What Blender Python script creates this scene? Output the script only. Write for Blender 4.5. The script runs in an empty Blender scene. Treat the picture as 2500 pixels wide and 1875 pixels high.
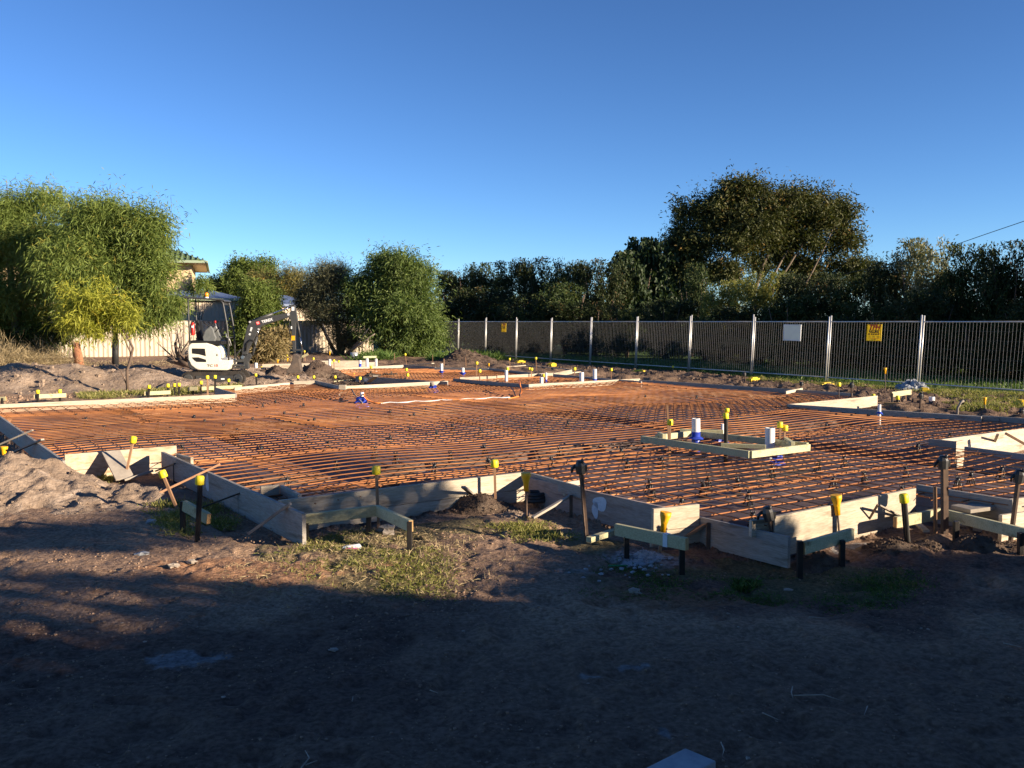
import bpy, math, random
import numpy as np
from mathutils import Vector, Matrix

# ------------------------------------------------------------------ camera, sky, sun, exposure
F_PX, HZ, EYE = 2254.0, 785.0, 1.65          # focal length in pixels of a 2500 wide frame, horizon row, eye height
PITCH = math.atan((937.5 - HZ) / F_PX)
S = bpy.context.scene
COL = S.collection
cam = bpy.data.cameras.new('camera')
cam.sensor_width = 36.0
cam.lens = 36.0 * F_PX / 2500.0
cam.clip_start = 0.05
cam.clip_end = 6000
cam_o = bpy.data.objects.new('camera', cam)
COL.objects.link(cam_o)
cam_o.location = (0, 0, EYE)
cam_o.rotation_euler = (math.pi / 2 - PITCH, 0, 0)
S.camera = cam_o
SUN_EL, SUN_AZ = math.radians(15.0), math.atan2(.924, -.383)
w = bpy.data.worlds.new('World')
S.world = w
w.use_nodes = True
wt = w.node_tree
bg = wt.nodes['Background']
sky = wt.nodes.new('ShaderNodeTexSky')
sky.sky_type = 'NISHITA'
sky.sun_disc = False
sky.sun_elevation = SUN_EL
sky.sun_rotation = SUN_AZ
sky.altitude = 2500
sky.air_density = 1.0
sky.dust_density = 0.0
sky.ozone_density = 4.3
sky_g = wt.nodes.new('ShaderNodeGamma')
sky_g.inputs[1].default_value = 1.25
wt.links.new(sky.outputs[0], sky_g.inputs[0])
wt.links.new(sky_g.outputs[0], bg.inputs[0])
bg.inputs[1].default_value = 0.05
sun = bpy.data.lights.new('sun', 'SUN')
sun.energy = 5.0
sun.angle = math.radians(0.55)
sun.color = (1.0, 0.83, 0.62)
sun_o = bpy.data.objects.new('sun', sun)
COL.objects.link(sun_o)
to_sun = Vector((.924 * math.cos(SUN_EL), -.383 * math.cos(SUN_EL), math.sin(SUN_EL)))
sun_o.rotation_euler = to_sun.to_track_quat('Z', 'Y').to_euler()
sun_o.location = (30, -12, 20)
S.view_settings.view_transform = 'Standard'
S.view_settings.look = 'None'
S.view_settings.exposure = 1.35
S.view_settings.gamma = 1.0
S.cycles.max_bounces = 5
S.cycles.diffuse_bounces = 3
S.cycles.glossy_bounces = 2
S.cycles.transmission_bounces = 3
S.cycles.transparent_max_bounces = 6
S.cycles.caustics_reflective = False
S.cycles.caustics_refractive = False

# ------------------------------------------------------------------ pixel of the photograph -> point of the place
_f = np.array([0, math.cos(PITCH), -math.sin(PITCH)])
_u = np.array([0, math.sin(PITCH), math.cos(PITCH)])
_r = np.array([1.0, 0, 0])
EYEP = np.array([0, 0, EYE])


def ray(x, y):
    return _f + (x - 1250) / F_PX * _r + (937.5 - y) / F_PX * _u


def G(x, y, z=0.0):
    d = ray(x, y)
    return EYEP + (z - EYE) / d[2] * d


def D(x, y, Y):
    d = ray(x, y)
    return EYEP + d * (Y / d[1])


# ------------------------------------------------------------------ small numeric helpers
rng = np.random.default_rng(7)
R = random.Random(11)
_tab = np.random.default_rng(3).random((256, 256))


def vn(x, y, s=1.0, o=0):
    x = np.asarray(x, float) / s + 37.7 * o + 1000
    y = np.asarray(y, float) / s + 91.3 * o + 1000
    xi, yi = np.floor(x).astype(int), np.floor(y).astype(int)
    fx, fy = x - xi, y - yi
    fx, fy = fx * fx * (3 - 2 * fx), fy * fy * (3 - 2 * fy)
    a, b = _tab[xi & 255, yi & 255], _tab[(xi + 1) & 255, yi & 255]
    c, d = _tab[xi & 255, (yi + 1) & 255], _tab[(xi + 1) & 255, (yi + 1) & 255]
    return (a * (1 - fx) + b * fx) * (1 - fy) + (c * (1 - fx) + d * fx) * fy


def fbm(x, y, s, n=4, o=0):
    t, a, tot = 0, 1.0, 0
    for i in range(n):
        t = t + a * vn(x, y, s / 2 ** i, o + i)
        tot += a
        a *= .55
    return t / tot


def sst(a, b, x):
    t = np.clip((np.asarray(x, float) - a) / (b - a), 0, 1)
    return t * t * (3 - 2 * t)


def inside(poly, x, y):
    x, y = np.asarray(x, float), np.asarray(y, float)
    r = np.zeros(x.shape, bool)
    n = len(poly)
    for i in range(n):
        (x1, y1), (x2, y2) = poly[i], poly[(i + 1) % n]
        if y1 == y2:
            continue
        c = ((y1 > y) != (y2 > y)) & (x < (x2 - x1) * (y - y1) / (y2 - y1) + x1)
        r ^= c
    return r


def edge_dist(poly, x, y):
    d = np.full(np.shape(x), 1e9)
    n = len(poly)
    for i in range(n):
        (x1, y1), (x2, y2) = poly[i], poly[(i + 1) % n]
        dx, dy = x2 - x1, y2 - y1
        t = np.clip(((x - x1) * dx + (y - y1) * dy) / (dx * dx + dy * dy), 0, 1)
        d = np.minimum(d, np.hypot(x - x1 - t * dx, y - y1 - t * dy))
    return d


# ------------------------------------------------------------------ materials
def C4(c):
    return (c[0], c[1], c[2], 1.0)


def mat(name, base, rough=.8, c2=None, scale=4.0, stretch=None, lo=.35, hi=.65, bump=0.0, bscale=30.0, rnd=0.0,
        metal=0.0, spec=.3, c3=None, scale3=1.0, attr=None, trans=0.0, detail=6.0, coat=0.0, bdist=.02, speck=0.0):
    m = bpy.data.materials.new(name)
    m.use_nodes = True
    t = m.node_tree
    N, L = t.nodes, t.links
    b = N['Principled BSDF']
    b.inputs['Roughness'].default_value = rough
    b.inputs['Metallic'].default_value = metal
    b.inputs['Specular IOR Level'].default_value = spec
    if coat:
        b.inputs['Coat Weight'].default_value = coat
        b.inputs['Coat Roughness'].default_value = .12
    tc = N.new('ShaderNodeTexCoord')
    mp = N.new('ShaderNodeMapping')
    L.new(tc.outputs['Object'], mp.inputs[0])
    if stretch:
        mp.inputs['Scale'].default_value = stretch
    if rnd:
        oi = N.new('ShaderNodeObjectInfo')
        cx = N.new('ShaderNodeCombineXYZ')
        mu = N.new('ShaderNodeMath')
        mu.operation = 'MULTIPLY'
        mu.inputs[1].default_value = 37.0
        L.new(oi.outputs['Random'], mu.inputs[0])
        for i in range(3):
            L.new(mu.outputs[0], cx.inputs[i])
        L.new(cx.outputs[0], mp.inputs['Location'])
    rgb = N.new('ShaderNodeRGB')
    rgb.outputs[0].default_value = C4(base)
    out = rgb.outputs[0]

    def mix(a, bcol, fac, blend='MIX'):
        x = N.new('ShaderNodeMix')
        x.data_type = 'RGBA'
        x.blend_type = blend
        if isinstance(fac, float):
            x.inputs[0].default_value = fac
        else:
            L.new(fac, x.inputs[0])
        L.new(a, x.inputs[6])
        if isinstance(bcol, tuple):
            x.inputs[7].default_value = C4(bcol)
        else:
            L.new(bcol, x.inputs[7])
        return x.outputs[2]

    def noise(sc, l, h, det=detail):
        n = N.new('ShaderNodeTexNoise')
        n.inputs['Scale'].default_value = sc
        n.inputs['Detail'].default_value = det
        n.inputs['Roughness'].default_value = .62
        L.new(mp.outputs[0], n.inputs['Vector'])
        r = N.new('ShaderNodeMapRange')
        r.inputs[1].default_value = l
        r.inputs[2].default_value = h
        L.new(n.outputs['Fac'], r.inputs[0])
        return r.outputs[0], n.outputs['Fac']

    if attr:
        at = N.new('ShaderNodeAttribute')
        at.attribute_name = attr
        if c2 is not None and attr == 'tint':
            out = mix(out, tuple(c2), at.outputs['Fac'])
            c2 = None
            if c3 is not None:                      # tint above .8 turns to the third colour
                r = N.new('ShaderNodeMapRange')
                r.inputs[1].default_value = .86
                r.inputs[2].default_value = .95
                L.new(at.outputs['Fac'], r.inputs[0])
                out = mix(out, tuple(c3), r.outputs[0])
                c3 = None
        else:
            out = at.outputs['Color']
    if c2 is not None:
        f, _ = noise(scale, lo, hi)
        out = mix(out, tuple(c2), f) if not attr else mix(out, tuple(c2), f, 'MULTIPLY')
    if c3 is not None:
        f, _ = noise(scale3, .52, .7)
        out = mix(out, tuple(c3), f)
    if speck:
        f, _ = noise(speck, .3, .75, 10)
        out = mix(out, (.62, .56, .5), f, 'MULTIPLY')
        f, _ = noise(speck * .12, .56, .72, 8)
        out = mix(out, (.42, .36, .3), f, 'MULTIPLY')
    if rnd:
        r = N.new('ShaderNodeMapRange')
        r.inputs[3].default_value = 1 - rnd
        r.inputs[4].default_value = 1 + rnd
        L.new(oi.outputs['Random'], r.inputs[0])
        x = N.new('ShaderNodeVectorMath')
        x.operation = 'SCALE'
        L.new(out, x.inputs[0])
        L.new(r.outputs[0], x.inputs['Scale'])
        out = x.outputs[0]
    L.new(out, b.inputs['Base Color'])
    if bump:
        n = N.new('ShaderNodeTexNoise')
        n.inputs['Scale'].default_value = bscale
        n.inputs['Detail'].default_value = 8
        n.inputs['Roughness'].default_value = .65
        L.new(mp.outputs[0], n.inputs['Vector'])
        bm = N.new('ShaderNodeBump')
        bm.inputs['Strength'].default_value = bump
        bm.inputs['Distance'].default_value = bdist
        L.new(n.outputs['Fac'], bm.inputs['Height'])
        L.new(bm.outputs[0], b.inputs['Normal'])
    if trans:
        tr = N.new('ShaderNodeBsdfTranslucent')
        x = N.new('ShaderNodeVectorMath')
        x.operation = 'MULTIPLY'
        x.inputs[1].default_value = (1.15, 1.25, .55)
        L.new(out, x.inputs[0])
        L.new(x.outputs[0], tr.inputs['Color'])
        ms = N.new('ShaderNodeMixShader')
        ms.inputs[0].default_value = trans
        L.new(b.outputs[0], ms.inputs[1])
        L.new(tr.outputs[0], ms.inputs[2])
        L.new(ms.outputs[0], N['Material Output'].inputs[0])
    return m


M = {}
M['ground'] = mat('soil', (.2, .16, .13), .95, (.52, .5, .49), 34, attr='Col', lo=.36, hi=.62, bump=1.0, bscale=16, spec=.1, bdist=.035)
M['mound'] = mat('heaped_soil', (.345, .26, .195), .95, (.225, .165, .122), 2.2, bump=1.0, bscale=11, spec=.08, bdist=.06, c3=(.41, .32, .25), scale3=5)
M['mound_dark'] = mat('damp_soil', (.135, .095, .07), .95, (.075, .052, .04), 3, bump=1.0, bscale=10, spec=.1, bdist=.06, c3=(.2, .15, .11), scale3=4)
M['clod'] = mat('soil_clod', (.33, .22, .15), .95, (.22, .145, .1), 9)
M['clod_dark'] = mat('dark_soil_clod', (.15, .10, .07), .95, (.08, .055, .04), 5)
M['clay'] = mat('pale_clay', (.40, .41, .42), .95, (.3, .31, .32), 12, bump=.6, bscale=30)
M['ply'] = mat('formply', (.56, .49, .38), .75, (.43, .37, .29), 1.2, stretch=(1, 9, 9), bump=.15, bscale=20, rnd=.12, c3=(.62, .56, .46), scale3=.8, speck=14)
M['ply_shaded'] = mat('shaded_formply', (.38, .36, .33), .8, (.29, .275, .26), 1.4, stretch=(1, 9, 9), bump=.15, bscale=20, rnd=.12, c3=(.44, .42, .39), scale3=.7, speck=14)  # greyer, darker copy of the formply for board faces lying in shade
M['ply_stain'] = mat('rust_stained_formply', (.56, .46, .34), .75, (.52, .3, .16), 1.7, stretch=(1, 2.5, 2.5), lo=.5, hi=.68, bump=.12, bscale=20, speck=14)
M['ply_pink'] = mat('pinkish_formply', (.46, .36, .31), .78, (.36, .28, .25), 1.6, stretch=(1, 6, 6), bump=.12, bscale=20, c3=(.3, .2, .15), scale3=1.6, speck=14)
M['treated'] = mat('treated_pine', (.56, .53, .33), .75, (.46, .46, .29), 2, stretch=(1, 8, 8), bump=.15, bscale=25, rnd=.1, c3=(.6, .55, .34), scale3=1, speck=14)
M['endgrain'] = mat('end_grain', (.5, .3, .13), .8, (.4, .24, .1), 30)
M['paint_white'] = mat('sprayed_white', (.62, .66, .72), .8, (.5, .54, .6), 40)
M['timber'] = mat('brown_timber', (.36, .21, .12), .8, (.25, .14, .08), 6, stretch=(1, 1, .2), rnd=.25, bump=.1)
M['timber_grey'] = mat('grey_timber', (.33, .29, .24), .85, (.22, .19, .16), 5, rnd=.2, bump=.15)
M['timber_red'] = mat('red_timber', (.5, .27, .15), .8, (.38, .2, .11), 6, bump=.1)
M['post_black'] = mat('bitumen_black_steel', (.012, .011, .011), .5, (.022, .018, .016), 12, rnd=.3, spec=.35)
M['post_rust'] = mat('rusty_picket', (.15, .095, .065), .7, (.07, .05, .04), 9, rnd=.2)
M['cap'] = mat('yellow_plastic', (.82, .66, .02), .5, (.6, .46, .06), 22, lo=.5, hi=.75, spec=.4, rnd=.16)
M['cap_orange'] = mat('orange_yellow_plastic', (.86, .44, .01), .5, (.78, .38, .01), 15, spec=.4, rnd=.06)
M['black_plastic'] = mat('black_plastic', (.02, .02, .021), .45, (.04, .038, .036), 10, spec=.45)
M['rebar'] = mat('rusty_bar', (.36, .145, .053), .8, (.17, .064, .026), 1.6, rnd=.26, c3=(.5, .22, .08), scale3=.7)
M['membrane'] = mat('plastic_membrane', (.12, .084, .07), .5, (.07, .05, .043), 1.3, bump=.5, bscale=4, spec=.3, c3=(.2, .145, .12), scale3=2.2)
M['pvc'] = mat('white_pvc', (.78, .77, .75), .4, (.72, .71, .69), 8, spec=.4)
M['blue'] = mat('blue_tape', (.02, .045, .32), .4, (.03, .06, .4), 14, spec=.4)
M['blue_paint'] = mat('blue_paint', (.012, .02, .16), .4, (.02, .03, .22), 14)
M['conduit'] = mat('orange_conduit', (.75, .22, .05), .5)
M['galv'] = mat('galvanised_steel', (.55, .55, .54), .42, (.45, .45, .45), 9, metal=.55, spec=.5)
M['wire'] = mat('dull_wire', (.2, .2, .205), .55, metal=.2)
M['galv_bright'] = mat('bright_galvanised_post', (.66, .64, .6), .4, (.55, .54, .52), 7, metal=.35, spec=.5)
M['sign_yellow'] = mat('sign_yellow', (.85, .64, .04), .5, trans=.4)
M['sign_red'] = mat('sign_red', (.62, .03, .02), .5)
M['sign_black'] = mat('sign_black', (.02, .02, .015), .5)
M['sign_white'] = mat('sign_white', (.78, .79, .82), .45, (.74, .75, .79), 6, trans=.15)
M['sign_green'] = mat('sign_green', (.05, .16, .09), .5)
M['tyellow'] = mat('yellow_block', (.8, .55, .02), .55, (.6, .42, .05), 8)
M['white_paint'] = mat('cream_white_machine_paint', (.80, .76, .62), .35, (.76, .72, .58), 3, spec=.5, coat=.3)
M['dark_metal'] = mat('charcoal_machine_paint', (.035, .037, .04), .45, (.055, .054, .05), 6, spec=.45)
M['track'] = mat('dusty_rubber', (.022, .02, .019), .8, (.05, .042, .035), 7, bump=.2)
M['black_part'] = mat('matt_black', (.012, .012, .013), .6)
M['chrome'] = mat('chrome_rod', (.7, .7, .7), .2, metal=1.0)
M['red'] = mat('red_paint', (.6, .02, .015), .35, spec=.5)
M['amber'] = mat('amber_lens', (.9, .28, .01), .25, spec=.6)
M['reflector'] = mat('amber_sticker', (.8, .4, .01), .5)
M['decal_white'] = mat('white_decal', (.8, .8, .78), .5)
M['colorbond'] = mat('cream_steel_fence', (.52, .44, .33), .6, (.45, .38, .29), 1.5, stretch=(1, 1, .15), c3=(.48, .41, .33), scale3=.6)
M['colorbond_dark'] = mat('dark_fence_frame', (.3, .25, .2), .6)
M['brick'] = mat('cream_brick', (.62, .47, .28), .8, (.55, .40, .23), 6)
M['roof_green'] = mat('green_roof_tile', (.12, .17, .11), .7, (.085, .13, .08), 2, spec=.3)
M['gutter'] = mat('pale_green_gutter', (.27, .33, .23), .5)
M['eave'] = mat('eave_lining', (.6, .52, .42), .7)
M['shed_roof'] = mat('blue_grey_roof', (.10, .14, .24), .45, (.08, .11, .19), 2, spec=.5)
M['shed_wall'] = mat('shed_cladding', (.55, .45, .34), .65, (.46, .38, .3), 1.2)
M['bark'] = mat('bark', (.16, .11, .08), .9, (.09, .065, .05), 6, stretch=(1, 1, .3), bump=.5, bscale=14)
M['bark_pale'] = mat('pale_bark', (.42, .33, .25), .85, (.22, .16, .12), 3, stretch=(1, 1, .3), bump=.3)
M['bark_dull'] = mat('dull_pale_bark', (.2, .15, .11), .9, (.1, .075, .055), 3, stretch=(1, 1, .3), bump=.3)
M['bark_grey'] = mat('grey_bark', (.30, .25, .20), .9, (.18, .15, .12), 5, stretch=(1, 1, .3), bump=.4)
M['stump'] = mat('reddish_bark', (.36, .17, .09), .9, (.25, .11, .06), 5, stretch=(1, 1, .3), bump=.5)
M['cut_wood'] = mat('fresh_cut_wood', (.68, .42, .2), .8, (.58, .34, .16), 12)
M['wrap'] = mat('black_trunk_wrap', (.02, .02, .022), .6, (.03, .03, .03), 8)


def leafm(n, a, b, c=None, trans=.3, rough=.55):
    M[n] = mat(n, a, rough, b, attr='tint', c3=c, trans=trans, spec=.15)


leafm('acacia_leaf', (.095, .14, .034), (.21, .26, .065), (.33, .3, .06))
leafm('sapling_leaf', (.22, .245, .036), (.4, .39, .06), (.46, .36, .04), .35)
leafm('euc_leaf', (.07, .11, .034), (.165, .215, .06), (.22, .26, .11))
leafm('bush_leaf', (.07, .105, .024), (.165, .21, .05), (.22, .24, .08))
leafm('dark_leaf', (.02, .034, .011), (.046, .066, .016), (.09, .08, .022), .07)
leafm('hedge_leaf', (.019, .03, .011), (.042, .054, .017), (.12, .07, .025), .07)
leafm('big_leaf', (.038, .046, .016), (.09, .092, .03), (.17, .10, .028), .2)
leafm('flower_leaf', (.08, .09, .045), (.24, .225, .12), (.6, .52, .36), .25)
leafm('grey_leaf', (.07, .075, .045), (.16, .16, .09), (.2, .17, .1), .2)
leafm('dry_leaf', (.15, .115, .05), (.28, .22, .105), (.2, .13, .06), .2)
leafm('olive_leaf', (.12, .12, .04), (.26, .22, .08), (.48, .3, .06))
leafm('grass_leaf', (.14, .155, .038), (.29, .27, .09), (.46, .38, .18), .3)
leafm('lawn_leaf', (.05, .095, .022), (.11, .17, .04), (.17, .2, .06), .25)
leafm('straw_leaf', (.26, .2, .11), (.4, .32, .19), (.22, .17, .09), .1)


# ------------------------------------------------------------------ building meshes
def prop(o, label=None, cat=None, group=None, kind=None):
    if label:
        o['label'] = label
    if cat:
        o['category'] = cat
    if group:
        o['group'] = group
    if kind:
        o['kind'] = kind
    return o


def empty(name, loc, label, cat, group=None, rz=0.0):
    o = bpy.data.objects.new(name, None)
    o.empty_display_size = .1
    COL.objects.link(o)
    o.location = tuple(float(v) for v in loc)
    o.rotation_euler = (0, 0, rz)
    return prop(o, label, cat, group)


def wloc(o):
    v = Vector((0, 0, 0))
    while o is not None:
        v += o.location
        o = o.parent
    return v


def V3(p):
    return Vector((float(p[0]), float(p[1]), float(p[2])))


class MB:
    def __init__(s):
        s.v, s.f, s.sm, s.mi = [], [], [], []

    def add(s, vs, fs, smooth=False, mi=0):
        b = len(s.v)
        s.v += [tuple(float(c) for c in v) for v in vs]
        s.f += [tuple(b + i for i in f) for f in fs]
        s.sm += [smooth] * len(fs)
        s.mi += [mi] * len(fs)
        return s

    def box(s, c, size, rot=None, mi=0):
        c = V3(c)
        h = [x / 2 for x in size]
        vs = []
        for x in (-1, 1):
            for y in (-1, 1):
                for z in (-1, 1):
                    p = Vector((x * h[0], y * h[1], z * h[2]))
                    vs.append(c + (rot @ p if rot else p))
        return s.add(vs, [(0, 1, 3, 2), (4, 6, 7, 5), (0, 4, 5, 1), (2, 3, 7, 6), (0, 2, 6, 4), (1, 5, 7, 3)], mi=mi)

    def beam(s, A, B, wd, ht, up=(0, 0, 1), mi=0):
        A, B = V3(A), V3(B)
        x = (B - A).normalized()
        y = Vector(up).cross(x)
        if y.length < 1e-4:
            y = Vector((0, 1, 0)).cross(x)
        y.normalize()
        z = x.cross(y)
        rot = Matrix((x, y, z)).transposed()
        return s.box((A + B) / 2, ((B - A).length, wd, ht), rot, mi)

    def tube(s, pts, rad, n=8, smooth=True, caps=True, mi=0):
        pts = [V3(p) for p in pts]
        if not hasattr(rad, '__len__'):
            rad = [rad] * len(pts)
        vs, fs = [], []
        ref = None
        for i, p in enumerate(pts):
            t = (pts[min(i + 1, len(pts) - 1)] - pts[max(i - 1, 0)]).normalized()
            if ref is None:
                ref = Vector((0, 0, 1)) if abs(t.z) < .9 else Vector((1, 0, 0))
            a = (ref - t * ref.dot(t)).normalized()
            ref = a
            b = t.cross(a)
            for k in range(n):
                q = 2 * math.pi * k / n
                vs.append(p + (a * math.cos(q) + b * math.sin(q)) * rad[i])
        for i in range(len(pts) - 1):
            for k in range(n):
                k2 = (k + 1) % n
                fs.append((i * n + k, i * n + k2, (i + 1) * n + k2, (i + 1) * n + k))
        s.add(vs, fs, smooth, mi)
        if caps:
            b0 = len(s.v) - len(vs)
            s.f += [tuple(b0 + k for k in reversed(range(n))), tuple(b0 + (len(pts) - 1) * n + k for k in range(n))]
            s.sm += [False, False]
            s.mi += [mi, mi]
        return s

    def prism(s, poly, y0, y1, mi=0, inset=0.0):
        """poly in the xz plane, extruded from y0 to y1"""
        n = len(poly)
        vs = [(p[0], y0, p[1]) for p in poly] + [(p[0], y1, p[1]) for p in poly]
        a = sum(poly[i][0] * poly[(i + 1) % n][1] - poly[(i + 1) % n][0] * poly[i][1] for i in range(n))
        fs = [tuple(range(n)), tuple(reversed(range(n, 2 * n)))] + [(i, i + n, (i + 1) % n + n, (i + 1) % n) for i in range(n)]
        if (a < 0):
            fs = [tuple(reversed(f)) for f in fs]
        return s.add(vs, fs, mi=mi)

    def build(s, name, m, parent=None, loc=None, local=False, bevel=0.0, rot=None):
        me = bpy.data.meshes.new(name)
        o = bpy.data.objects.new(name, me)
        COL.objects.link(o)
        off = Vector((0, 0, 0))
        if not local:
            if parent is not None:
                off = wloc(parent)
            elif loc is not None:
                off = V3(loc)
        vs = [(v[0] - off.x, v[1] - off.y, v[2] - off.z) for v in s.v]
        me.from_pydata(vs, [], s.f)
        me.polygons.foreach_set('use_smooth', s.sm)
        ms = m if isinstance(m, (list, tuple)) else [m]
        for x in ms:
            me.materials.append(x)
        if len(ms) > 1:
            me.polygons.foreach_set('material_index', s.mi)
        me.update()
        if parent is not None:
            o.parent = parent
        elif loc is not None:
            o.location = tuple(off)
            if rot:
                o.rotation_euler = rot
        if bevel:
            bv = o.modifiers.new('bevel', 'BEVEL')
            bv.width = bevel
            bv.segments = 2
            bv.limit_method = 'ANGLE'
        return o


def quads(name, V, m, tint=None, parent=None, loc=None):
    """V: (n,4,3) world vertices"""
    n = len(V)
    off = np.zeros(3)
    if parent is not None:
        off = np.array(wloc(parent))
    elif loc is not None:
        off = np.array([float(c) for c in loc])
    me = bpy.data.meshes.new(name)
    me.vertices.add(n * 4)
    me.loops.add(n * 4)
    me.polygons.add(n)
    me.vertices.foreach_set('co', (V.reshape(-1, 3) - off).astype(np.float32).ravel())
    me.loops.foreach_set('vertex_index', np.arange(n * 4, dtype=np.int32))
    me.polygons.foreach_set('loop_start', np.arange(0, n * 4, 4, dtype=np.int32))
    if tint is not None:
        a = me.attributes.new('tint', 'FLOAT', 'FACE')
        a.data.foreach_set('value', np.clip(tint, 0, 1).astype(np.float32))
    me.update(calc_edges=True)
    me.materials.append(m)
    o = bpy.data.objects.new(name, me)
    COL.objects.link(o)
    if parent is not None:
        o.parent = parent
    elif loc is not None:
        o.location = tuple(off)
    return o


def nrm(a):
    return a / np.maximum(np.linalg.norm(a, axis=-1, keepdims=True), 1e-9)


def leaf_quads(P, d, L, W, r, droop=0.0):
    n = len(P)
    side = nrm(np.cross(d, nrm(r.normal(size=(n, 3)))))
    mid = P + d * (L * .45)[:, None]
    tip = P + d * L[:, None]
    tip[:, 2] -= droop * L
    mid[:, 2] -= droop * L * .15
    return np.stack([P, mid + side * (W / 2)[:, None], tip, mid - side * (W / 2)[:, None]], 1)


def crown_quads(lobes, nclump, per, L, W, clump=.3, shell=.45, droop=.3, seed=1, up=.15, zmin=None, rand=.9, sub=6):
    r = np.random.default_rng(seed)
    lb = np.array(lobes, float)
    if sub:                                         # every lobe breaks into smaller lumps with gaps between them
        lb2 = []
        for l in lb:
            for _ in range(sub):
                dd = nrm(r.normal(size=3))
                f = r.uniform(.45, .85)
                k = r.uniform(.3, .52)
                lb2.append(np.concatenate([l[:3] + dd * l[3:6] * f, l[3:6] * k]))
        lb = np.vstack([np.concatenate([lb[:, :3], lb[:, 3:6] * .62], 1), lb2])
    area = (lb[:, 3] * lb[:, 4] + lb[:, 3] * lb[:, 5] + lb[:, 4] * lb[:, 5])
    k = r.choice(len(lb), nclump, p=area / area.sum())
    dr = nrm(r.normal(size=(nclump, 3)))
    rad = 1 - shell * r.random(nclump) ** 1.6
    rad *= .93 + .05 * r.normal(size=nclump)
    c = lb[k, :3] + dr * rad[:, None] * lb[k, 3:6]
    sz = clump * (.6 + .8 * r.random(nclump))
    tint_c = r.random(nclump) * .75
    idx = np.repeat(np.arange(nclump), per)
    n = len(idx)
    twig = nrm(dr + .5 * r.normal(size=(nclump, 3)) + np.array([0, 0, up]))
    t = r.random(n)
    P = c[idx] + twig[idx] * ((t - .4) * 1.9 * sz[idx])[:, None] + r.normal(size=(n, 3)).clip(-1.7, 1.7) * (sz[idx] * .34)[:, None]
    d = nrm(twig[idx] * .8 + rand * r.normal(size=(n, 3)) + np.array([0, 0, -droop]))
    LL = L * (.6 + .8 * r.random(n))
    WW = W * (.7 + .6 * r.random(n))
    V = leaf_quads(P, d, LL, WW, r, droop * .5)
    tint = tint_c[idx] + r.random(n) * .28
    if zmin is not None:
        ok = P[:, 2] > zmin
        V, tint = V[ok], tint[ok]
    return V, tint


def tree(name, label, cat, base, lobes, leaf, nclump, per, L, W, trunk=.14, bark='bark', group=None, seed=1, stems=None, wisps=0, **kw):
    """stems: list of polylines [(x,y,z,r)...]; by default one trunk forking to the lobes"""
    base = np.array(base, float)
    e = empty(name, base, label, cat, group)
    mb = MB()
    r = np.random.default_rng(seed + 500)
    if stems is None:
        cz = np.mean([l[2] for l in lobes])
        fork = base + np.array([0, 0, max(.3, (cz - base[2]) * .45)])
        mb.tube([base - np.array([0, 0, .15]), base + (fork - base) * .5 + r.normal(size=3) * .04, fork], [trunk * 1.25, trunk, trunk * .85], 10)
        for l in lobes:
            q = np.array(l[:3], float)
            m1 = fork * .55 + q * .45 + r.normal(size=3) * .12
            tp = q + (q - fork) * .25
            mb.tube([fork, m1, q, tp], [trunk * .55, trunk * .36, trunk * .2, trunk * .06], 6)
            for j in range(4):
                dd = nrm(r.normal(size=3)) * np.array(l[3:6]) * .85
                mb.tube([m1 * .4 + q * .6, q + dd * .5 + np.array([0, 0, .05]), q + dd], [trunk * .16, trunk * .1, trunk * .03], 5)
    else:
        for st in stems:
            mb.tube([p[:3] for p in st], [p[3] for p in st], 8)
    mb.build('trunk', M[bark], e)
    V, t = crown_quads(lobes, nclump, per, L, W, seed=seed, **kw)
    if wisps:                                       # ragged outer sprays that stick out of the rounded mass
        kk = dict(kw, shell=.12, sub=0, clump=kw.get('clump', .3) * 1.5, rand=.45)
        V2_, t2 = crown_quads([(l[0], l[1], l[2], l[3] * 1.1, l[4] * 1.1, l[5] * 1.1) for l in lobes], wisps, 15, L, W, seed=seed + 77, **kk)
        V, t = np.concatenate([V, V2_]), np.concatenate([t, t2])
    quads('crown', V, M[leaf], t, e)
    return e


def text_obj(txt, size, m, parent, mtx, name='lettering', align='CENTER', shear=0.0, bold=0.0, sx=1.0):
    cu = bpy.data.curves.new('lettering', 'FONT')
    cu.body = txt
    cu.size = size
    cu.align_x = align
    cu.align_y = 'CENTER'
    cu.shear = shear
    cu.offset = bold
    cu.extrude = .001
    tmp = bpy.data.objects.new('lettering_tmp', cu)
    COL.objects.link(tmp)
    bpy.context.view_layer.update()
    me = bpy.data.meshes.new_from_object(tmp.evaluated_get(bpy.context.evaluated_depsgraph_get()))
    COL.objects.unlink(tmp)
    bpy.data.objects.remove(tmp)
    me.transform(mtx @ Matrix.Diagonal((sx, 1, 1, 1)))
    me.materials.clear()
    me.materials.append(m)
    o = bpy.data.objects.new(name, me)
    COL.objects.link(o)
    o.parent = parent
    return o


# ------------------------------------------------------------------ slab outline and ground
T = .25
SLAB_PX = [(-41, 989), (148, 1121, .22), (152, 1111, .27), (393, 1091, .27), (684, 1231, .24), (1284, 1154), (1292, 1167, .22), (1603, 1235, .22), (1700, 1233, .27), (1700, 1262, .17), (1872, 1299, .17), (2237, 1193, .27),
           (2469, 1222), (2700, 1190), (2700, 1135), (2267, 1071), (2617, 1030), (1926, 987), (2142, 965), (1560, 928), (1214, 899),
           (984, 890), (817, 899), (868, 918), (1089, 930), (827, 943), (766, 930), (525, 946), (574, 961)]
SLAB = [tuple(G(q[0], q[1], q[2] if len(q) > 2 else T)[:2]) for q in SLAB_PX]
FN = np.array([.872, .49])                      # fence normal, away from the site
FD = np.array([-.49, .872])                     # along the fence, away from the viewer
F0 = np.array([11.51, 26.13])


def fence_pt(t):
    return F0 + FD * 3.3 * t


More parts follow.
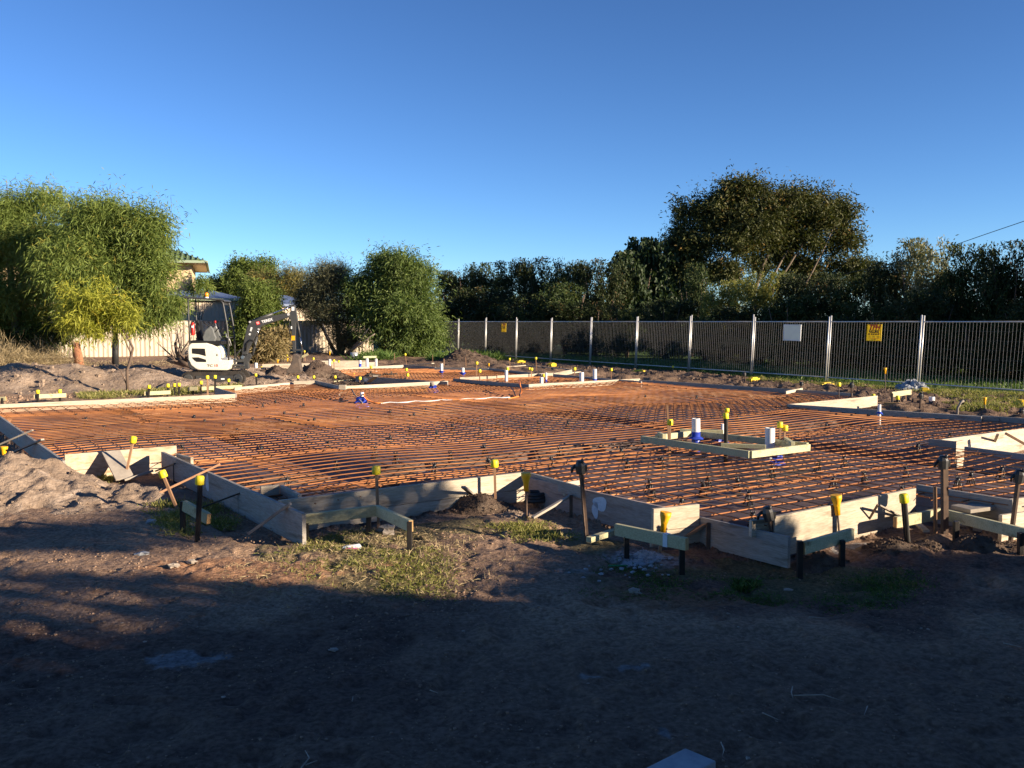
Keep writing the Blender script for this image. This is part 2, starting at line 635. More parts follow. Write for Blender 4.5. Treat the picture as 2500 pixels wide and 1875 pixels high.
def gz(x, y):
    """smooth ground height"""
    x, y = np.asarray(x, float), np.asarray(y, float)
    p = x * FN[0] + y * FN[1]
    z = -.24 * sst(13.5, 22.5, p)
    z = z - .06 * np.exp(-(((x - 1.9) / 1.3) ** 2 + ((y - 5.9) / .8) ** 2))
    return z


def gp(px, py, dz=0.0):
    """pixel -> ground point, following the ground's height"""
    z = 0.0
    for _ in range(6):
        q = G(px, py, z + dz)
        z = float(gz(q[0], q[1]))
    return np.array([q[0], q[1], z + dz])


def relief(X, Y):
    """lumps, footprints and clods on top of the smooth height; also the mask of the churned strip"""
    Rr = np.hypot(X, Y)
    near = np.exp(-(Rr / 90) ** 2)
    p = X * FN[0] + Y * FN[1]
    rough = .45 + .9 * sst(.45, .62, fbm(X, Y, 2.2, 3, 5))
    side = sst(11.5, 14.5, p) * (1 - sst(21.3, 22.3, p)) * (Y > 12)             # churned soil between slab and fence
    lump = (fbm(X, Y, .4, 5, 1) - .5) * .032 * rough + (fbm(X, Y, 3.5, 2, 9) - .5) * .03
    dent = -np.clip(vn(X, Y, .16, 21) - .6, 0, 1) * .085 * sst(.3, .6, vn(X, Y, 1.3, 22)) - np.clip(vn(X, Y, .30, 23) - .7, 0, 1) * .07 + (vn(X, Y, .06, 24) - .5) * .011 + np.clip(vn(X, Y, .085, 25) - .7, 0, 1) * .055 - np.clip(vn(X, Y, .1, 26) - .74, 0, 1) * .08
    return near * (lump + dent + side * ((fbm(X, Y, .75, 4, 31) - .5) * .34 + (fbm(X, Y, .28, 3, 33) - .5) * .2 + .04)), side, p


def build_ground():
    rad = [0.35]
    while rad[-1] < 70:
        rad.append(rad[-1] * (1.0042 if 3 < rad[-1] < 11 else 1.0085) + .002)
    while rad[-1] < 4500:
        rad.append(rad[-1] * 1.13)
    rad = np.array(rad)
    a1 = np.radians(np.arange(-40, 40.01, .13))
    a0 = np.radians(np.arange(-180, -40.5, 4))
    a2 = np.radians(np.arange(44, 178, 4))
    ang = np.concatenate([a0, a1, a2])
    A, Rr = np.meshgrid(ang, rad)
    X, Y = Rr * np.sin(A), Rr * np.cos(A)
    Z = gz(X, Y)
    rel, side, p = relief(X, Y)
    Z = Z + rel
    ins = inside(SLAB, X, Y)
    ed = edge_dist(SLAB, X, Y)
    Z = np.where(ins & (ed > .03), -.62, Z)
    Z = np.where(~ins & (ed < .35), Z - .03 + .0 * Z, Z)
    # soil colours, with the near ground darkened to match its shade
    base = np.array([.33, .225, .16])
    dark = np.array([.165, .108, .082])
    sand = np.array([.46, .31, .205])
    red = np.array([.46, .25, .14])
    clay = np.array([.36, .37, .38])
    green = np.array([.14, .145, .06])
    f1 = sst(.38, .62, fbm(X, Y, 1.6, 4, 41))[..., None]
    c = base * (1 - f1) + sand * f1
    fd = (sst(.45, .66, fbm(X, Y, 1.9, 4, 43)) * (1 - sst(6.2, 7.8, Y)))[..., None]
    fd = np.maximum(fd, (.75 * (1 - sst(4.2, 5.6, Y)))[..., None])               # near soil painted darker to deepen the shade there
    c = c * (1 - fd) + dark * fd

    def blob(px, py, rx, ry, o):
        q = gp(px, py)
        dd = np.hypot((X - q[0]) / rx, (Y - q[1]) / ry) + (fbm(X, Y, .3, 4, o) - .5) * 1.6 + (fbm(X, Y, .05, 3, o + 7) - .5) * 1.3
        return (1 - sst(.7, 1.1, dd))[..., None]

    for px, py, rx, ry, o, col, k in ((620, 1395, .85, .35, 51, red, .8), (480, 1440, .5, .2, 52, red, .5), (1640, 1450, .5, .3, 53, red * .6, .7),
                                      (450, 1608, .15, .12, 54, clay * .7, .8), (1540, 1625, .12, .04, 55, clay * .8, .8), (1440, 1650, .06, .04, 58, clay * .7, .7),
                                      (1625, 1790, .035, .07, 56, clay * .7, .8), (1560, 1365, .28, .22, 57, clay * 1.1, .7),
                                      (1400, 1395, .2, .1, 59, clay, .6), (2110, 1325, .45, .16, 60, clay * .8, .8)):
        b = blob(px, py, rx, ry, o) * k
        c = c * (1 - b) + col * b
    gr = (sst(.46, .6, fbm(X, Y, .5, 4, 61)) * inside([tuple(gp(*q)[:2]) for q in GRASS_NEAR], X, Y) * .6)[..., None]
    c = c * (1 - gr) + green * gr
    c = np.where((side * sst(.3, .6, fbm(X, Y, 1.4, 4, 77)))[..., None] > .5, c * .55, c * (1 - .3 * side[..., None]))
    lawn = sst(21.8, 22.6, p)[..., None]
    far = sst(60, 90, Rr)[..., None]
    lawn = np.maximum(lawn, far)
    c = c * (1 - lawn) + np.array([.075, .12, .035]) * lawn
    n0, n1 = X.shape
    V = np.stack([X, Y, Z], -1).reshape(-1, 3)
    i = np.arange(n0 * n1).reshape(n0, n1)
    nx = np.roll(i, -1, 1)
    q = np.stack([i[:-1], nx[:-1], nx[1:], i[1:]], -1).reshape(-1, 4)
    q = q[:, ::-1]
    me = bpy.data.meshes.new('ground')
    nv = len(V) + 1
    ctr = len(V)
    V = np.vstack([V, [[0, 0, 0]]])
    tri = np.stack([np.full(n1, ctr), np.roll(i[0], -1), i[0]], -1)[:, ::-1]
    me.vertices.add(nv)
    me.vertices.foreach_set('co', V.astype(np.float32).ravel())
    me.loops.add(len(q) * 4 + len(tri) * 3)
    me.loops.foreach_set('vertex_index', np.concatenate([q.ravel(), tri.ravel()]).astype(np.int32))
    me.polygons.add(len(q) + len(tri))
    me.polygons.foreach_set('loop_start', np.concatenate([np.arange(len(q)) * 4, len(q) * 4 + np.arange(len(tri)) * 3]).astype(np.int32))
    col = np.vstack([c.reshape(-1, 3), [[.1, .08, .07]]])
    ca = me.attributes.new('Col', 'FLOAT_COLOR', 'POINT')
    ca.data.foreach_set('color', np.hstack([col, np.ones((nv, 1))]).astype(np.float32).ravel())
    me.update(calc_edges=True)
    me.polygons.foreach_set('use_smooth', np.ones(len(me.polygons), bool))
    me.materials.append(M['ground'])
    o = bpy.data.objects.new('ground', me)
    COL.objects.link(o)
    prop(o, 'bare brown sandy soil of the building site, trodden and lumpy', None, None, 'structure')
    return o


GRASS_NEAR = [(620, 1330), (820, 1290), (1020, 1270), (1320, 1255), (1480, 1300), (1560, 1330), (2250, 1390), (2220, 1460), (1700, 1460), (1350, 1440),
              (1000, 1465), (800, 1440), (640, 1395)]
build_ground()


def heap(name, label, m, px_c, parts, ext, cell=.07, lumpy=.09, seed=1, cat='soil heap', group=None, zoff=0.0, crumbs=700):
    """parts: gaussians (dx, dy, rx, ry, h) about the ground point under pixel px_c; ext = half sizes"""
    c = gp(*px_c)
    nx, ny = int(2 * ext[0] / cell), int(2 * ext[1] / cell)
    x = np.linspace(-ext[0], ext[0], nx)
    y = np.linspace(-ext[1], ext[1], ny)
    X, Y = np.meshgrid(x, y)
    H = np.zeros_like(X)
    for dx, dy, rx, ry, h in parts:
        wob = 1 + .5 * (fbm(X + seed * 9, Y, .9, 3, seed) - .5)
        H = np.maximum(H, h * np.exp(-(((X - dx) / rx) ** 2 + ((Y - dy) / ry) ** 2) ** 1.15 * wob))
    e = np.maximum(abs(X) / ext[0], abs(Y) / ext[1])
    H = H * (1 - sst(.8, .98, e))
    amt = sst(.01, .12, H)
    H = H + amt * ((fbm(X, Y, .13, 3, seed + 9) - .5) * lumpy * .95 + (fbm(X, Y, .5, 5, seed + 3) - .5) * lumpy * 2.4 + np.clip(vn(X, Y, .16, seed + 5) - .6, 0, 1) * lumpy - np.clip(vn(X, Y, .25, seed + 7) - .7, 0, 1) * lumpy * 2.2)
    Z = gz(X + c[0], Y + c[1]) - c[2] + H - .05 - .25 * sst(.9, 1.0, e) + zoff
    V = np.stack([X, Y, Z], -1).reshape(-1, 3)
    i = np.arange(nx * ny).reshape(ny, nx)
    q = np.stack([i[:-1, :-1], i[:-1, 1:], i[1:, 1:], i[1:, :-1]], -1).reshape(-1, 4)
    hm = H.reshape(-1)[q].max(1)
    q = q[hm > .012]
    nsm = len(q)
    r = np.random.default_rng(seed + 900)
    cand = np.where(H.reshape(-1) > .03)[0]
    if len(cand):                                   # loose crumbs on the heap's own surface
        k = r.choice(cand, min(len(cand), crumbs))
        rad = cell * (.12 + .5 * r.random(len(k)) ** 3)
        c8 = np.array([(x_, y_, z_) for x_ in (-1, 1) for y_ in (-1, 1) for z_ in (-1, 1)], float)
        W = V[k][:, None] + (c8[None] * (.4 + .7 * r.random((len(k), 8, 3)))) * rad[:, None, None] + np.array([0, 0, .3])[None, None] * rad[:, None, None]
        F6 = np.array([(0, 1, 3, 2), (4, 6, 7, 5), (0, 4, 5, 1), (2, 3, 7, 6), (0, 2, 6, 4), (1, 5, 7, 3)])
        q = np.vstack([q, (len(V) + np.arange(len(k))[:, None, None] * 8 + F6[None]).reshape(-1, 4)])
        V = np.vstack([V, W.reshape(-1, 3)])
    me = bpy.data.meshes.new(name)
    me.from_pydata(V.tolist(), [], q.tolist())
    me.polygons.foreach_set('use_smooth', np.arange(len(q)) < nsm)
    me.materials.append(M[m])
    me.update()
    o = bpy.data.objects.new(name, me)
    COL.objects.link(o)
    o.location = tuple(c)
    return prop(o, label, cat, group)


heap('soil_mound', 'long bank of grey brown sand under the acacia, behind the far left formwork board', 'mound', (200, 945),
     [(-1.0, 0, 2.6, 1.5, .62), (1.1, .4, 1.5, 1.4, .5), (-3.4, .3, 2.2, 1.7, .66), (2.2, -.2, 1.3, .8, .25), (-.2, 2.6, 4, 2, .42), (3.0, 3, 2.2, 2.2, .35)],
     (6.5, 6), .1, .10, 3, zoff=.0)
heap('soil_mound', 'clodded brown heap at the left edge near the rust stained board', 'mound', (90, 1225),
     [(-.55, .45, .75, .65, .36), (-.1, .2, .6, .55, .24), (.55, .15, .75, .6, .14), (.95, .0, .6, .4, .08), (-.9, -.2, .7, .4, .16)], (2.2, 1.7), .024, .105, 5)
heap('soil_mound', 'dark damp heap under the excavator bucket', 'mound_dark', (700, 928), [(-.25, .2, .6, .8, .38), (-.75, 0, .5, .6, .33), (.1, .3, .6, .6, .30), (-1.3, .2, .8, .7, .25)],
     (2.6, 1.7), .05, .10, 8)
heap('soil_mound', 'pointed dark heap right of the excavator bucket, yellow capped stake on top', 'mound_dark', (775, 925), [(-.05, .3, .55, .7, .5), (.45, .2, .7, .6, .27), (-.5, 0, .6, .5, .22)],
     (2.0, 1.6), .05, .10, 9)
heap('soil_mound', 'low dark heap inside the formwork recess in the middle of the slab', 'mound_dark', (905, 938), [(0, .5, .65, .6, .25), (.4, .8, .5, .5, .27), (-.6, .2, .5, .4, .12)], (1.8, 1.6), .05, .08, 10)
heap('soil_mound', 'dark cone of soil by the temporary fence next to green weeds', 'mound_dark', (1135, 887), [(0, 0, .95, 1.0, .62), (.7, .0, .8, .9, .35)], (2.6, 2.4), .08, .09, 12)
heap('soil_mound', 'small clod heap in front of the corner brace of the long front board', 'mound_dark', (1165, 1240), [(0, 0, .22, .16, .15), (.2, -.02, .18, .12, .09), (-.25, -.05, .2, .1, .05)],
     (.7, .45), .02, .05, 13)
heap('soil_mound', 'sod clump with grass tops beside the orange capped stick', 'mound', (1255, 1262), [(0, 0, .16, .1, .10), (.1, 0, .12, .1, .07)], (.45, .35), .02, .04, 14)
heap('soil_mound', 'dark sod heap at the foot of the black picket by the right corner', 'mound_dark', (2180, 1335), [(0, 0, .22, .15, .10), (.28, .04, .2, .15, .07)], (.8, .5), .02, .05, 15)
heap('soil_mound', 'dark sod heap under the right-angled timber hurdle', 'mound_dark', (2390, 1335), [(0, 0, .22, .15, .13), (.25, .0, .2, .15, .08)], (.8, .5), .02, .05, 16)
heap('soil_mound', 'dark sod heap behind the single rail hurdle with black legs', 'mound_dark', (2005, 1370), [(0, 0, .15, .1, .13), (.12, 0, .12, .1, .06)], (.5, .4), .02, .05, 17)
heap('clay_heap', 'crumbled pale grey clay spilled beneath the hurdle rail', 'clay', (1570, 1370), [(.06, .12, .17, .11, .075), (-.05, -.02, .18, .11, .055), (-.14, -.16, .12, .08, .035), (.2, .0, .13, .06, .035)],
     (.5, .45), .011, .075, 18, 'clay heap')

# ------------------------------------------------------------------ membrane, reinforcing mesh, bar chairs
UA = math.radians(35.3)
AX, BX = np.array([math.cos(UA), math.sin(UA)]), np.array([-math.sin(UA), math.cos(UA)])
SUV = [(float(np.dot(p, AX)), float(np.dot(p, BX))) for p in SLAB]


def build_membrane():
    us, vs_ = [p[0] for p in SUV], [p[1] for p in SUV]
    st = .13
    u = np.arange(min(us), max(us), st)
    v = np.arange(min(vs_), max(vs_), st)
    U, V = np.meshgrid(u, v)
    ins = inside(SUV, U, V)
    ed = edge_dist(SUV, U, V)
    z = .075 + (fbm(U, V, .6, 3, 71) - .5) * .05 + (np.abs(vn(U, V, .45, 73) - .5) - .2) * .05
    tr = 1 - sst(.22, .36, ed)
    for k, off in ((0, 2.6), (0, 8.1), (0, 13.6), (1, 5.3), (1, 10.2), (1, 15.2), (1, 20.0)):
        line = (U if k == 0 else V) - ((min(us) + off) if k == 0 else (min(vs_) + off))
        tr = np.maximum(tr, 1 - sst(.16, .3, np.abs(line)))
    z = z - .30 * tr
    X, Y = U * AX[0] + V * BX[0], U * AX[1] + V * BX[1]
    i = np.arange(U.size).reshape(U.shape)
    q = np.stack([i[:-1, :-1], i[:-1, 1:], i[1:, 1:], i[1:, :-1]], -1).reshape(-1, 4)
    ok = ins.reshape(-1)[q].all(1)
    q = q[ok]
    P = np.stack([X, Y, z], -1).reshape(-1, 3)
    me = bpy.data.meshes.new('plastic_membrane')
    me.from_pydata(P.tolist(), [], q.tolist())
    me.polygons.foreach_set('use_smooth', np.ones(len(q), bool))
    me.materials.append(M['membrane'])
    o = bpy.data.objects.new('plastic_membrane', me)
    COL.objects.link(o)
    prop(o, 'wrinkled dark plastic membrane spread under the rusty mesh', 'membrane')


build_membrane()


def clip_line(poly, k, c):
    """intervals of the line coord[k]==c inside poly along the other coordinate"""
    xs = []
    n = len(poly)
    for i in range(n):
        p, q = poly[i], poly[(i + 1) % n]
        if (p[k] > c) != (q[k] > c):
            t = (c - p[k]) / (q[k] - p[k])
            xs.append(p[1 - k] + t * (q[1 - k] - p[1 - k]))
    xs.sort()
    return [(xs[i] + .06, xs[i + 1] - .06) for i in range(0, len(xs) - 1, 2) if xs[i + 1] - xs[i] > .2]


def mesh_z(u, v):
    return (T - .075 + .013 * math.sin(u * .9 + v * .35 + 1) + .008 * math.sin(v * 2.1 + u * .4) + .008 * math.sin(u * 2.3 - v * .9))


NV = 5


def add_bar(vl, fl, pts, r):
    b = len(vl)
    n = len(pts)
    for i in range(n):
        t = pts[min(i + 1, n - 1)] - pts[max(i - 1, 0)]
        t = t / np.linalg.norm(t)
        s_ = np.array([t[1], -t[0], 0])
        s_ = s_ / np.linalg.norm(s_)
        n_ = np.cross(s_, t)
        for k in range(NV):
            q = 2 * math.pi * k / NV
            vl.append(pts[i] + (s_ * math.cos(q) + n_ * math.sin(q)) * r)
    for i in range(n - 1):
        for k in range(NV):
            k2 = (k + 1) % NV
            fl.append((b + i * NV + k, b + i * NV + k2, b + (i + 1) * NV + k2, b + (i + 1) * NV + k))
    fl.append(tuple(b + k for k in range(NV)))
    fl.append(tuple(b + (n - 1) * NV + k for k in reversed(range(NV))))


def sheet(u0, u1, v0, v1, dz, rot, rad, label, lower=False, sp=.2, name='mesh_sheet', cross=True, over=1):
    vl, fl = [], []
    cu, cv = (u0 + u1) / 2, (v0 + v1) / 2
    rr = math.radians(rot)
    sag = R.uniform(-.012, .012)

    def pt(u, v, z):
        du, dv = u - cu, v - cv
        u2, v2 = cu + du - rr * dv, cv + dv + rr * du
        zz = mesh_z(u2, v2) + dz + sag * math.sin(u2 * 1.7 + sag * 300) + z
        if lower:
            zz = -.06 + dz + .01 * math.sin(u2 * 2)
        p = AX * u2 + BX * v2
        return np.array([p[0], p[1], zz])

    v = v0 + .05
    while v < v1 - .02:
        vv = v + R.uniform(-.006, .006)
        for a, b in clip_line(SUV, 1, vv):
            a, b = max(a, u0 + R.uniform(-.02, .02)), min(b, u1 + R.uniform(-.02, .02))
            if b - a > .15:
                k = max(2, int((b - a) / .45) + 1)
                ph = R.uniform(0, 6)
                am = R.uniform(0, .006)
                add_bar(vl, fl, [pt(x, vv + am * math.sin(x * 1.3 + ph), 0) for x in np.linspace(a, b, k)], rad)
        v += sp
    if cross:
        u = u0 + .07
        while u < u1 - .02:
            for a, b in clip_line(SUV, 0, u):
                a, b = max(a, v0), min(b, v1)
                if b - a > .12:
                    k = max(2, int((b - a) / .45) + 1)
                    add_bar(vl, fl, [pt(u, x, rad * 1.75 * over) for x in np.linspace(a, b, k)], rad * .75)
            u += .2
    if not vl:
        return None
    off = np.mean(vl, 0)
    me = bpy.data.meshes.new(name)
    me.from_pydata([tuple(p - off) for p in vl], [], fl)
    me.polygons.foreach_set('use_smooth', np.ones(len(fl), bool))
    me.materials.append(M['rebar'])
    o = bpy.data.objects.new(name, me)
    COL.objects.link(o)
    o.location = tuple(off)
    return prop(o, label, 'steel mesh', 'rusty mesh sheets laid over the slab')


umin, umax = min(p[0] for p in SUV), max(p[0] for p in SUV)
vmin, vmax = min(p[1] for p in SUV), max(p[1] for p in SUV)
row = 0
v = vmin - .3
while v < vmax:
    u = umin - .3 - (row % 3) * 1.9
    j = 0
    while u < umax:
        sheet(u, u + 6.0, v, v + 2.4, .009 * ((row + j) % 3), R.uniform(-.55, .55), .0056, 'rusty square mesh sheet lapped over its neighbours on the slab', over=-1 if row in (2, 4, 5, 7, 9) else 1)
        u += 5.7
        j += 1
    v += 2.16
    row += 1
for vv in (vmin + 5.3, vmin + 10.2, vmin + 15.2, vmin + 20.0):
    sheet(umin, umax, vv - .22, vv + .22, 0, 0, .006, 'rusty three bar trench mesh lying low in a beam trench', True, .1, 'trench_mesh')

CH = [(700, 1165), (821, 1121), (967, 1107), (914, 1090), (1060, 1131), (1193, 1117), (1184, 1082), (1102, 1100), (953, 1062), (803, 1073), (748, 1059), (895, 1049),
      (1066, 1050), (1002, 1040), (1104, 1032), (1173, 1042), (1215, 1024), (639, 1087), (1274, 1145), (1365, 1090), (1348, 1114), (1534, 1122),
      (1728, 1158), (1585, 1171), (1482, 1174), (1716, 1177), (1799, 1168), (1592, 1190), (1666, 1212), (1518, 1095), (1615, 1113), (1316, 1025),
      (1530, 1005), (1385, 1027), (1281, 1034), (2018, 1033), (1974, 1053), (2061, 1064), (1996, 1121), (2063, 1113), (1887, 1134), (2034, 1162),
      (2112, 1150), (2213, 1136), (2202, 1186), (2338, 1166), (2371, 1151), (2442, 1140), (1827, 1197), (1839, 1251), (2240, 1082), (2104, 1036),
      (2319, 1055), (185, 1008), (299, 1003), (210, 1019), (331, 1010), (349, 1020), (415, 995), (385, 1030), (440, 1004), (473, 1013), (498, 1023),
      (544, 998), (515, 991), (586, 1006), (615, 1016), (417, 1042), (292, 1050), (443, 1053), (545, 1035), (579, 1045), (587, 1072), (443, 1085),
      (255, 1037), (671, 975), (642, 985), (741, 984), (693, 1003), (724, 1010), (815, 998), (827, 1004), (767, 1020), (872, 1014), (907, 994),
      (985, 990), (952, 1000), (1012, 1007), (1038, 995), (1158, 975), (1066, 983), (1212, 978), (1282, 986), (1346, 980), (1452, 968), (1500, 990), (1640, 1000), (1700, 965),
      (1575, 962), (1398, 985), (1800, 1010), (1880, 1000), (1760, 985), (880, 905), (935, 909), (1000, 904), (1040, 912), (1110, 905)]


def chair_mesh():
    mb = MB()
    z1 = .125
    for k in range(4):
        q = math.pi / 4 + k * math.pi / 2
        c, s_ = math.cos(q), math.sin(q)
        mb.tube([(c * .05, s_ * .05, 0), (c * .034, s_ * .034, z1 * .55), (c * .016, s_ * .016, z1)], [.008, .009, .011], 5)
    mb.tube([(0, 0, z1 - .02), (0, 0, z1 + .012), (0, 0, z1 + .03)], [.024, .022, .012], 8)
    for q in (0, math.pi / 2):
        c, s_ = math.cos(q), math.sin(q)
        mb.tube([(c * .02, s_ * .02, z1 + .02), (c * .03, s_ * .03, z1 + .045)], .006, 5)
        mb.tube([(-c * .02, -s_ * .02, z1 + .02), (-c * .03, -s_ * .03, z1 + .045)], .006, 5)
    mb.tube([(.04 * math.cos(a), .04 * math.sin(a), .05) for a in np.linspace(0, 2 * math.pi, 9)], .006, 5, caps=False)
    mb.tube([(0, 0, 0), (0, 0, .006)], .06, 10)
    return mb


ch0 = None
for i, (x, y) in enumerate(CH):
    p = G(x, y + 3, T - .05)
    if ch0 is None:
        o = ch0 = chair_mesh().build('bar_chair', M['black_plastic'], loc=(0, 0, 0))
        prop(o, 'small black plastic bar chair clipped under the rusty mesh', 'bar chair', 'black bar chairs under the mesh')
    else:
        o = ch0.copy()
        COL.objects.link(o)
    near = p[1] < 11
    o.location = (p[0], p[1], .085 if near else .1)
    s_ = R.uniform(.92, 1.08) * (.78 if near else .68)
    o.scale = (s_, s_, s_)
    o.rotation_euler = (R.uniform(-.12, .12), R.uniform(-.12, .12), R.uniform(0, 3))


# ------------------------------------------------------------------ formwork boards
def board(label, a, b, zt, h, m='ply', thick=.032, seam=False, name='formwork_board', marks=None, zb=None, group='formwork boards round the slab', face=None):
    A, B = G(a[0], a[1], zt), G(b[0], b[1], zt if zb is None else zb)
    d = (B - A)
    L = float(np.hypot(d[0], d[1]))
    ang = math.atan2(d[1], d[0])
    nrm_ = np.array([-d[1], d[0]]) / L
    mid = (A + B) / 2
    side = 1 if np.dot(nrm_, mid[:2]) > 0 else -1         # body lies behind the visible face
    mb = MB()
    if seam:
        h1 = h * .58
        mb.box((L / 2, side * thick / 2, -h1 / 2), (L, thick, h1))
        mb.box((L / 2, side * (thick / 2 + .003), -h1 - .004 - (h - h1) / 2), (L + .02, thick, h - h1))
    else:
        mb.box((L / 2, side * thick / 2, -h / 2), (L, thick, h))
    o = mb.build(name, M[m], loc=(0, 0, 0), local=True, bevel=.003)
    o.location = tuple(A)
    o.rotation_euler = (0, -math.atan2(d[2], L), ang)
    prop(o, label, 'formwork board', group)
    for fx, dz, rx, rz in marks or ():
        k = MB()
        vs = []
        for i in range(18):
            q = 2 * math.pi * i / 18
            wob = 1 + .12 * math.sin(3 * q + fx * 9)
            vs.append((fx * L + rx * math.cos(q) * wob, -side * .003, -dz + rz * math.sin(q) * wob))
        k.add(vs, [tuple(range(18)) if side > 0 else tuple(reversed(range(18)))])
        k.build('paint_mark', M['paint_white'], o, local=True)
    return o


board('long pale board along the far left slab edge, in front of the soil bank', (574, 962), (-70, 990), .25, .15)
board('shaded short board end at the step behind the three black stakes', (525, 946), (574, 961), .25, .15, 'ply_shaded')
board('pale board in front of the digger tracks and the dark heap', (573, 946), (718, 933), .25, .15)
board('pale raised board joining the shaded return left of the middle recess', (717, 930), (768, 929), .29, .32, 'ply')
board('shaded grey return board between the two pale boards by the dark heaps', (767, 929), (827, 942), .27, .3, 'ply_shaded')
board('pale board in front of the low heap, blue taped pipe beside its right end', (827, 943), (1094, 930), .25, .15)
board('small pale block end on the recess board corner', (827, 940), (844, 940), .29, .1, 'ply', .09)
board('shaded dark board behind the low heap, white paint patch near its left end', (868, 918), (1092, 932), .25, .15, 'ply_shaded', marks=[(.12, .07, .09, .05)])
board('pale far board at the back edge of the orange mesh', (817, 899), (985, 891), .25, .15)
board('pale board left of the white pipes behind the pointed heap', (629, 896), (770, 903), .25, .15)
board('long pale plank behind the bucket and the white pipes', (640, 889), (917, 884), .25, .22)
board('thin pale plank lying on soil behind the white capped pipes', (765, 881), (893, 880), .2, .12)
board('pale plank beyond the excavator boom foot', (600, 899), (655, 897), .2, .2)
board('shaded board at the far back right of the orange mesh', (984, 890), (1062, 896), .25, .15, 'ply_shaded')
board('shaded blue grey board behind the two far white pipes', (1060, 897), (1192, 899), .25, .15, 'ply_shaded')
board('shaded board behind the long pale recess board and orange capped stake', (1190, 898), (1322, 913), .25, .15, 'ply_shaded')
board('shaded board right of the leaning pale plank at the back', (1350, 913), (1565, 931), .25, .15, 'ply_shaded')
board('short grey board by the yellow capped stake near the fence', (1560, 928), (1630, 931), .25, .15, 'ply_shaded')
board('long shaded grey board running toward the right along the churned soil', (1628, 931), (2080, 960), .25, .15, 'ply_shaded')
board('shaded hanging board on the left of the inner rectangle, stakes through it', (1106, 924), (1291, 939), .25, .12, 'ply_shaded')
board('long sunlit hanging board on the front of the inner rectangle', (1291, 938), (1563, 924), .25, .13)
board('sunlit board at the back left of the inner rectangle', (1123, 921), (1212, 918), .25, .13)
board('sunlit board at the back right of the inner rectangle, beside the leaning plank', (1214, 917), (1352, 910), .25, .13)
board('pale plank leaning up from the back of the inner rectangle', (1352, 911), (1397, 902), .24, .12, zb=.32)
board('long shaded board in front of the pale pipe stub, right side of the slab', (1926, 987), (2396, 1017), .25, .27, 'ply_shaded')
board('shaded board end beyond the joint at the right picture edge', (2396, 1014), (2640, 1031), .26, .28, 'ply_shaded')
board('grey plank top running behind the long shaded right board', (2148, 1001), (2440, 1019), .25, .22, 'ply_shaded', .06)
board('sunlit board with a peg on it by the yellow capped stakes on the right', (1926, 987), (2143, 966), .25, .2)
board('thin pale board end lying on the long grey board near the fence', (1920, 955), (1960, 947), .26, .06)
board('pale board in the right notch with a curved shadow on it', (2300, 1073), (2660, 1025), .25, .3)
board('grey two plank box end at the right notch', (2267, 1071), (2335, 1078), .25, .3, 'ply_shaded', seam=True)
board('short sunlit end board of the right notch box', (2335, 1078), (2354, 1075), .25, .3, 'ply', seam=True)
board('shaded two plank board in front of the right notch', (2354, 1090), (2600, 1122), .2, .27, 'ply_shaded', seam=True)
# near boards
board('shaded board with a pale top edge at the far left front side', (-120, 934), (152, 1125), .22, .22, 'ply_shaded', marks=[(.78, .09, .03, .05)])
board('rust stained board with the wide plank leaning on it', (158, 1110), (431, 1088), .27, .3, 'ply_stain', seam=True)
board('long shaded board with an oval white paint spot, left front side', (393, 1103), (737, 1254), .24, .25, 'ply_shaded', marks=[(.42, .10, .05, .085)])
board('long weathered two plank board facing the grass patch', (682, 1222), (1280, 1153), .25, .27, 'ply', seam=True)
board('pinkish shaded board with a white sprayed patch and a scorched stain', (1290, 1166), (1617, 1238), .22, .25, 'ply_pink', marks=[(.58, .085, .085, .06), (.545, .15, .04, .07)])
board('inner top board behind the pinkish board', (1294, 1155), (1418, 1189), .25, .1, 'ply_shaded')
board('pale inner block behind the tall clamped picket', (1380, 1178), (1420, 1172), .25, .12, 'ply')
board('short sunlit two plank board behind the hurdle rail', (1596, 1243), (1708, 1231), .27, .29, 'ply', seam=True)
board('weathered grey board with the leaning clamped picket at its end', (1698, 1260), (1924, 1311), .17, .22, 'ply_shaded')
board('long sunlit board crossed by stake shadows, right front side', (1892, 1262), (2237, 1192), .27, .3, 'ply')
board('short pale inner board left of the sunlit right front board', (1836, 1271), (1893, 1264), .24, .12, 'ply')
board('shaded board behind the right-angled hurdle, flat plank before it', (2237, 1183), (2472, 1221), .25, .3, 'ply_shaded', seam=True)
board('sunlit board end at the right picture edge behind the tall dark picket', (2470, 1219), (2640, 1200), .25, .2, 'ply')
board('low sunlit board at the lower right picture edge', (2447, 1258), (2640, 1232), .17, .22, 'ply')
# small inner rebate box at the front left corner
board('small pale block at the front left inner corner', (637, 1188), (683, 1184), .25, .12, 'ply')
board('small grey return of the front left inner corner', (683, 1184), (727, 1207), .25, .12, 'ply_shaded')
board('small pale inner block behind the shaded left board', (430, 1108), (465, 1117), .25, .1, 'ply')


# ------------------------------------------------------------------ braces and loose planks
def strip(label, a, b, wd, th, m='timber', name='brace', cat='brace', group='braces holding the formwork', up=(0, 0, 1)):
    A, B = G(*a), G(*b)
    mb = MB()
    mb.beam(A, B, wd, th, up)
    o = mb.build(name, M[m], loc=B, bevel=.002)
    return prop(o, label, cat, group)


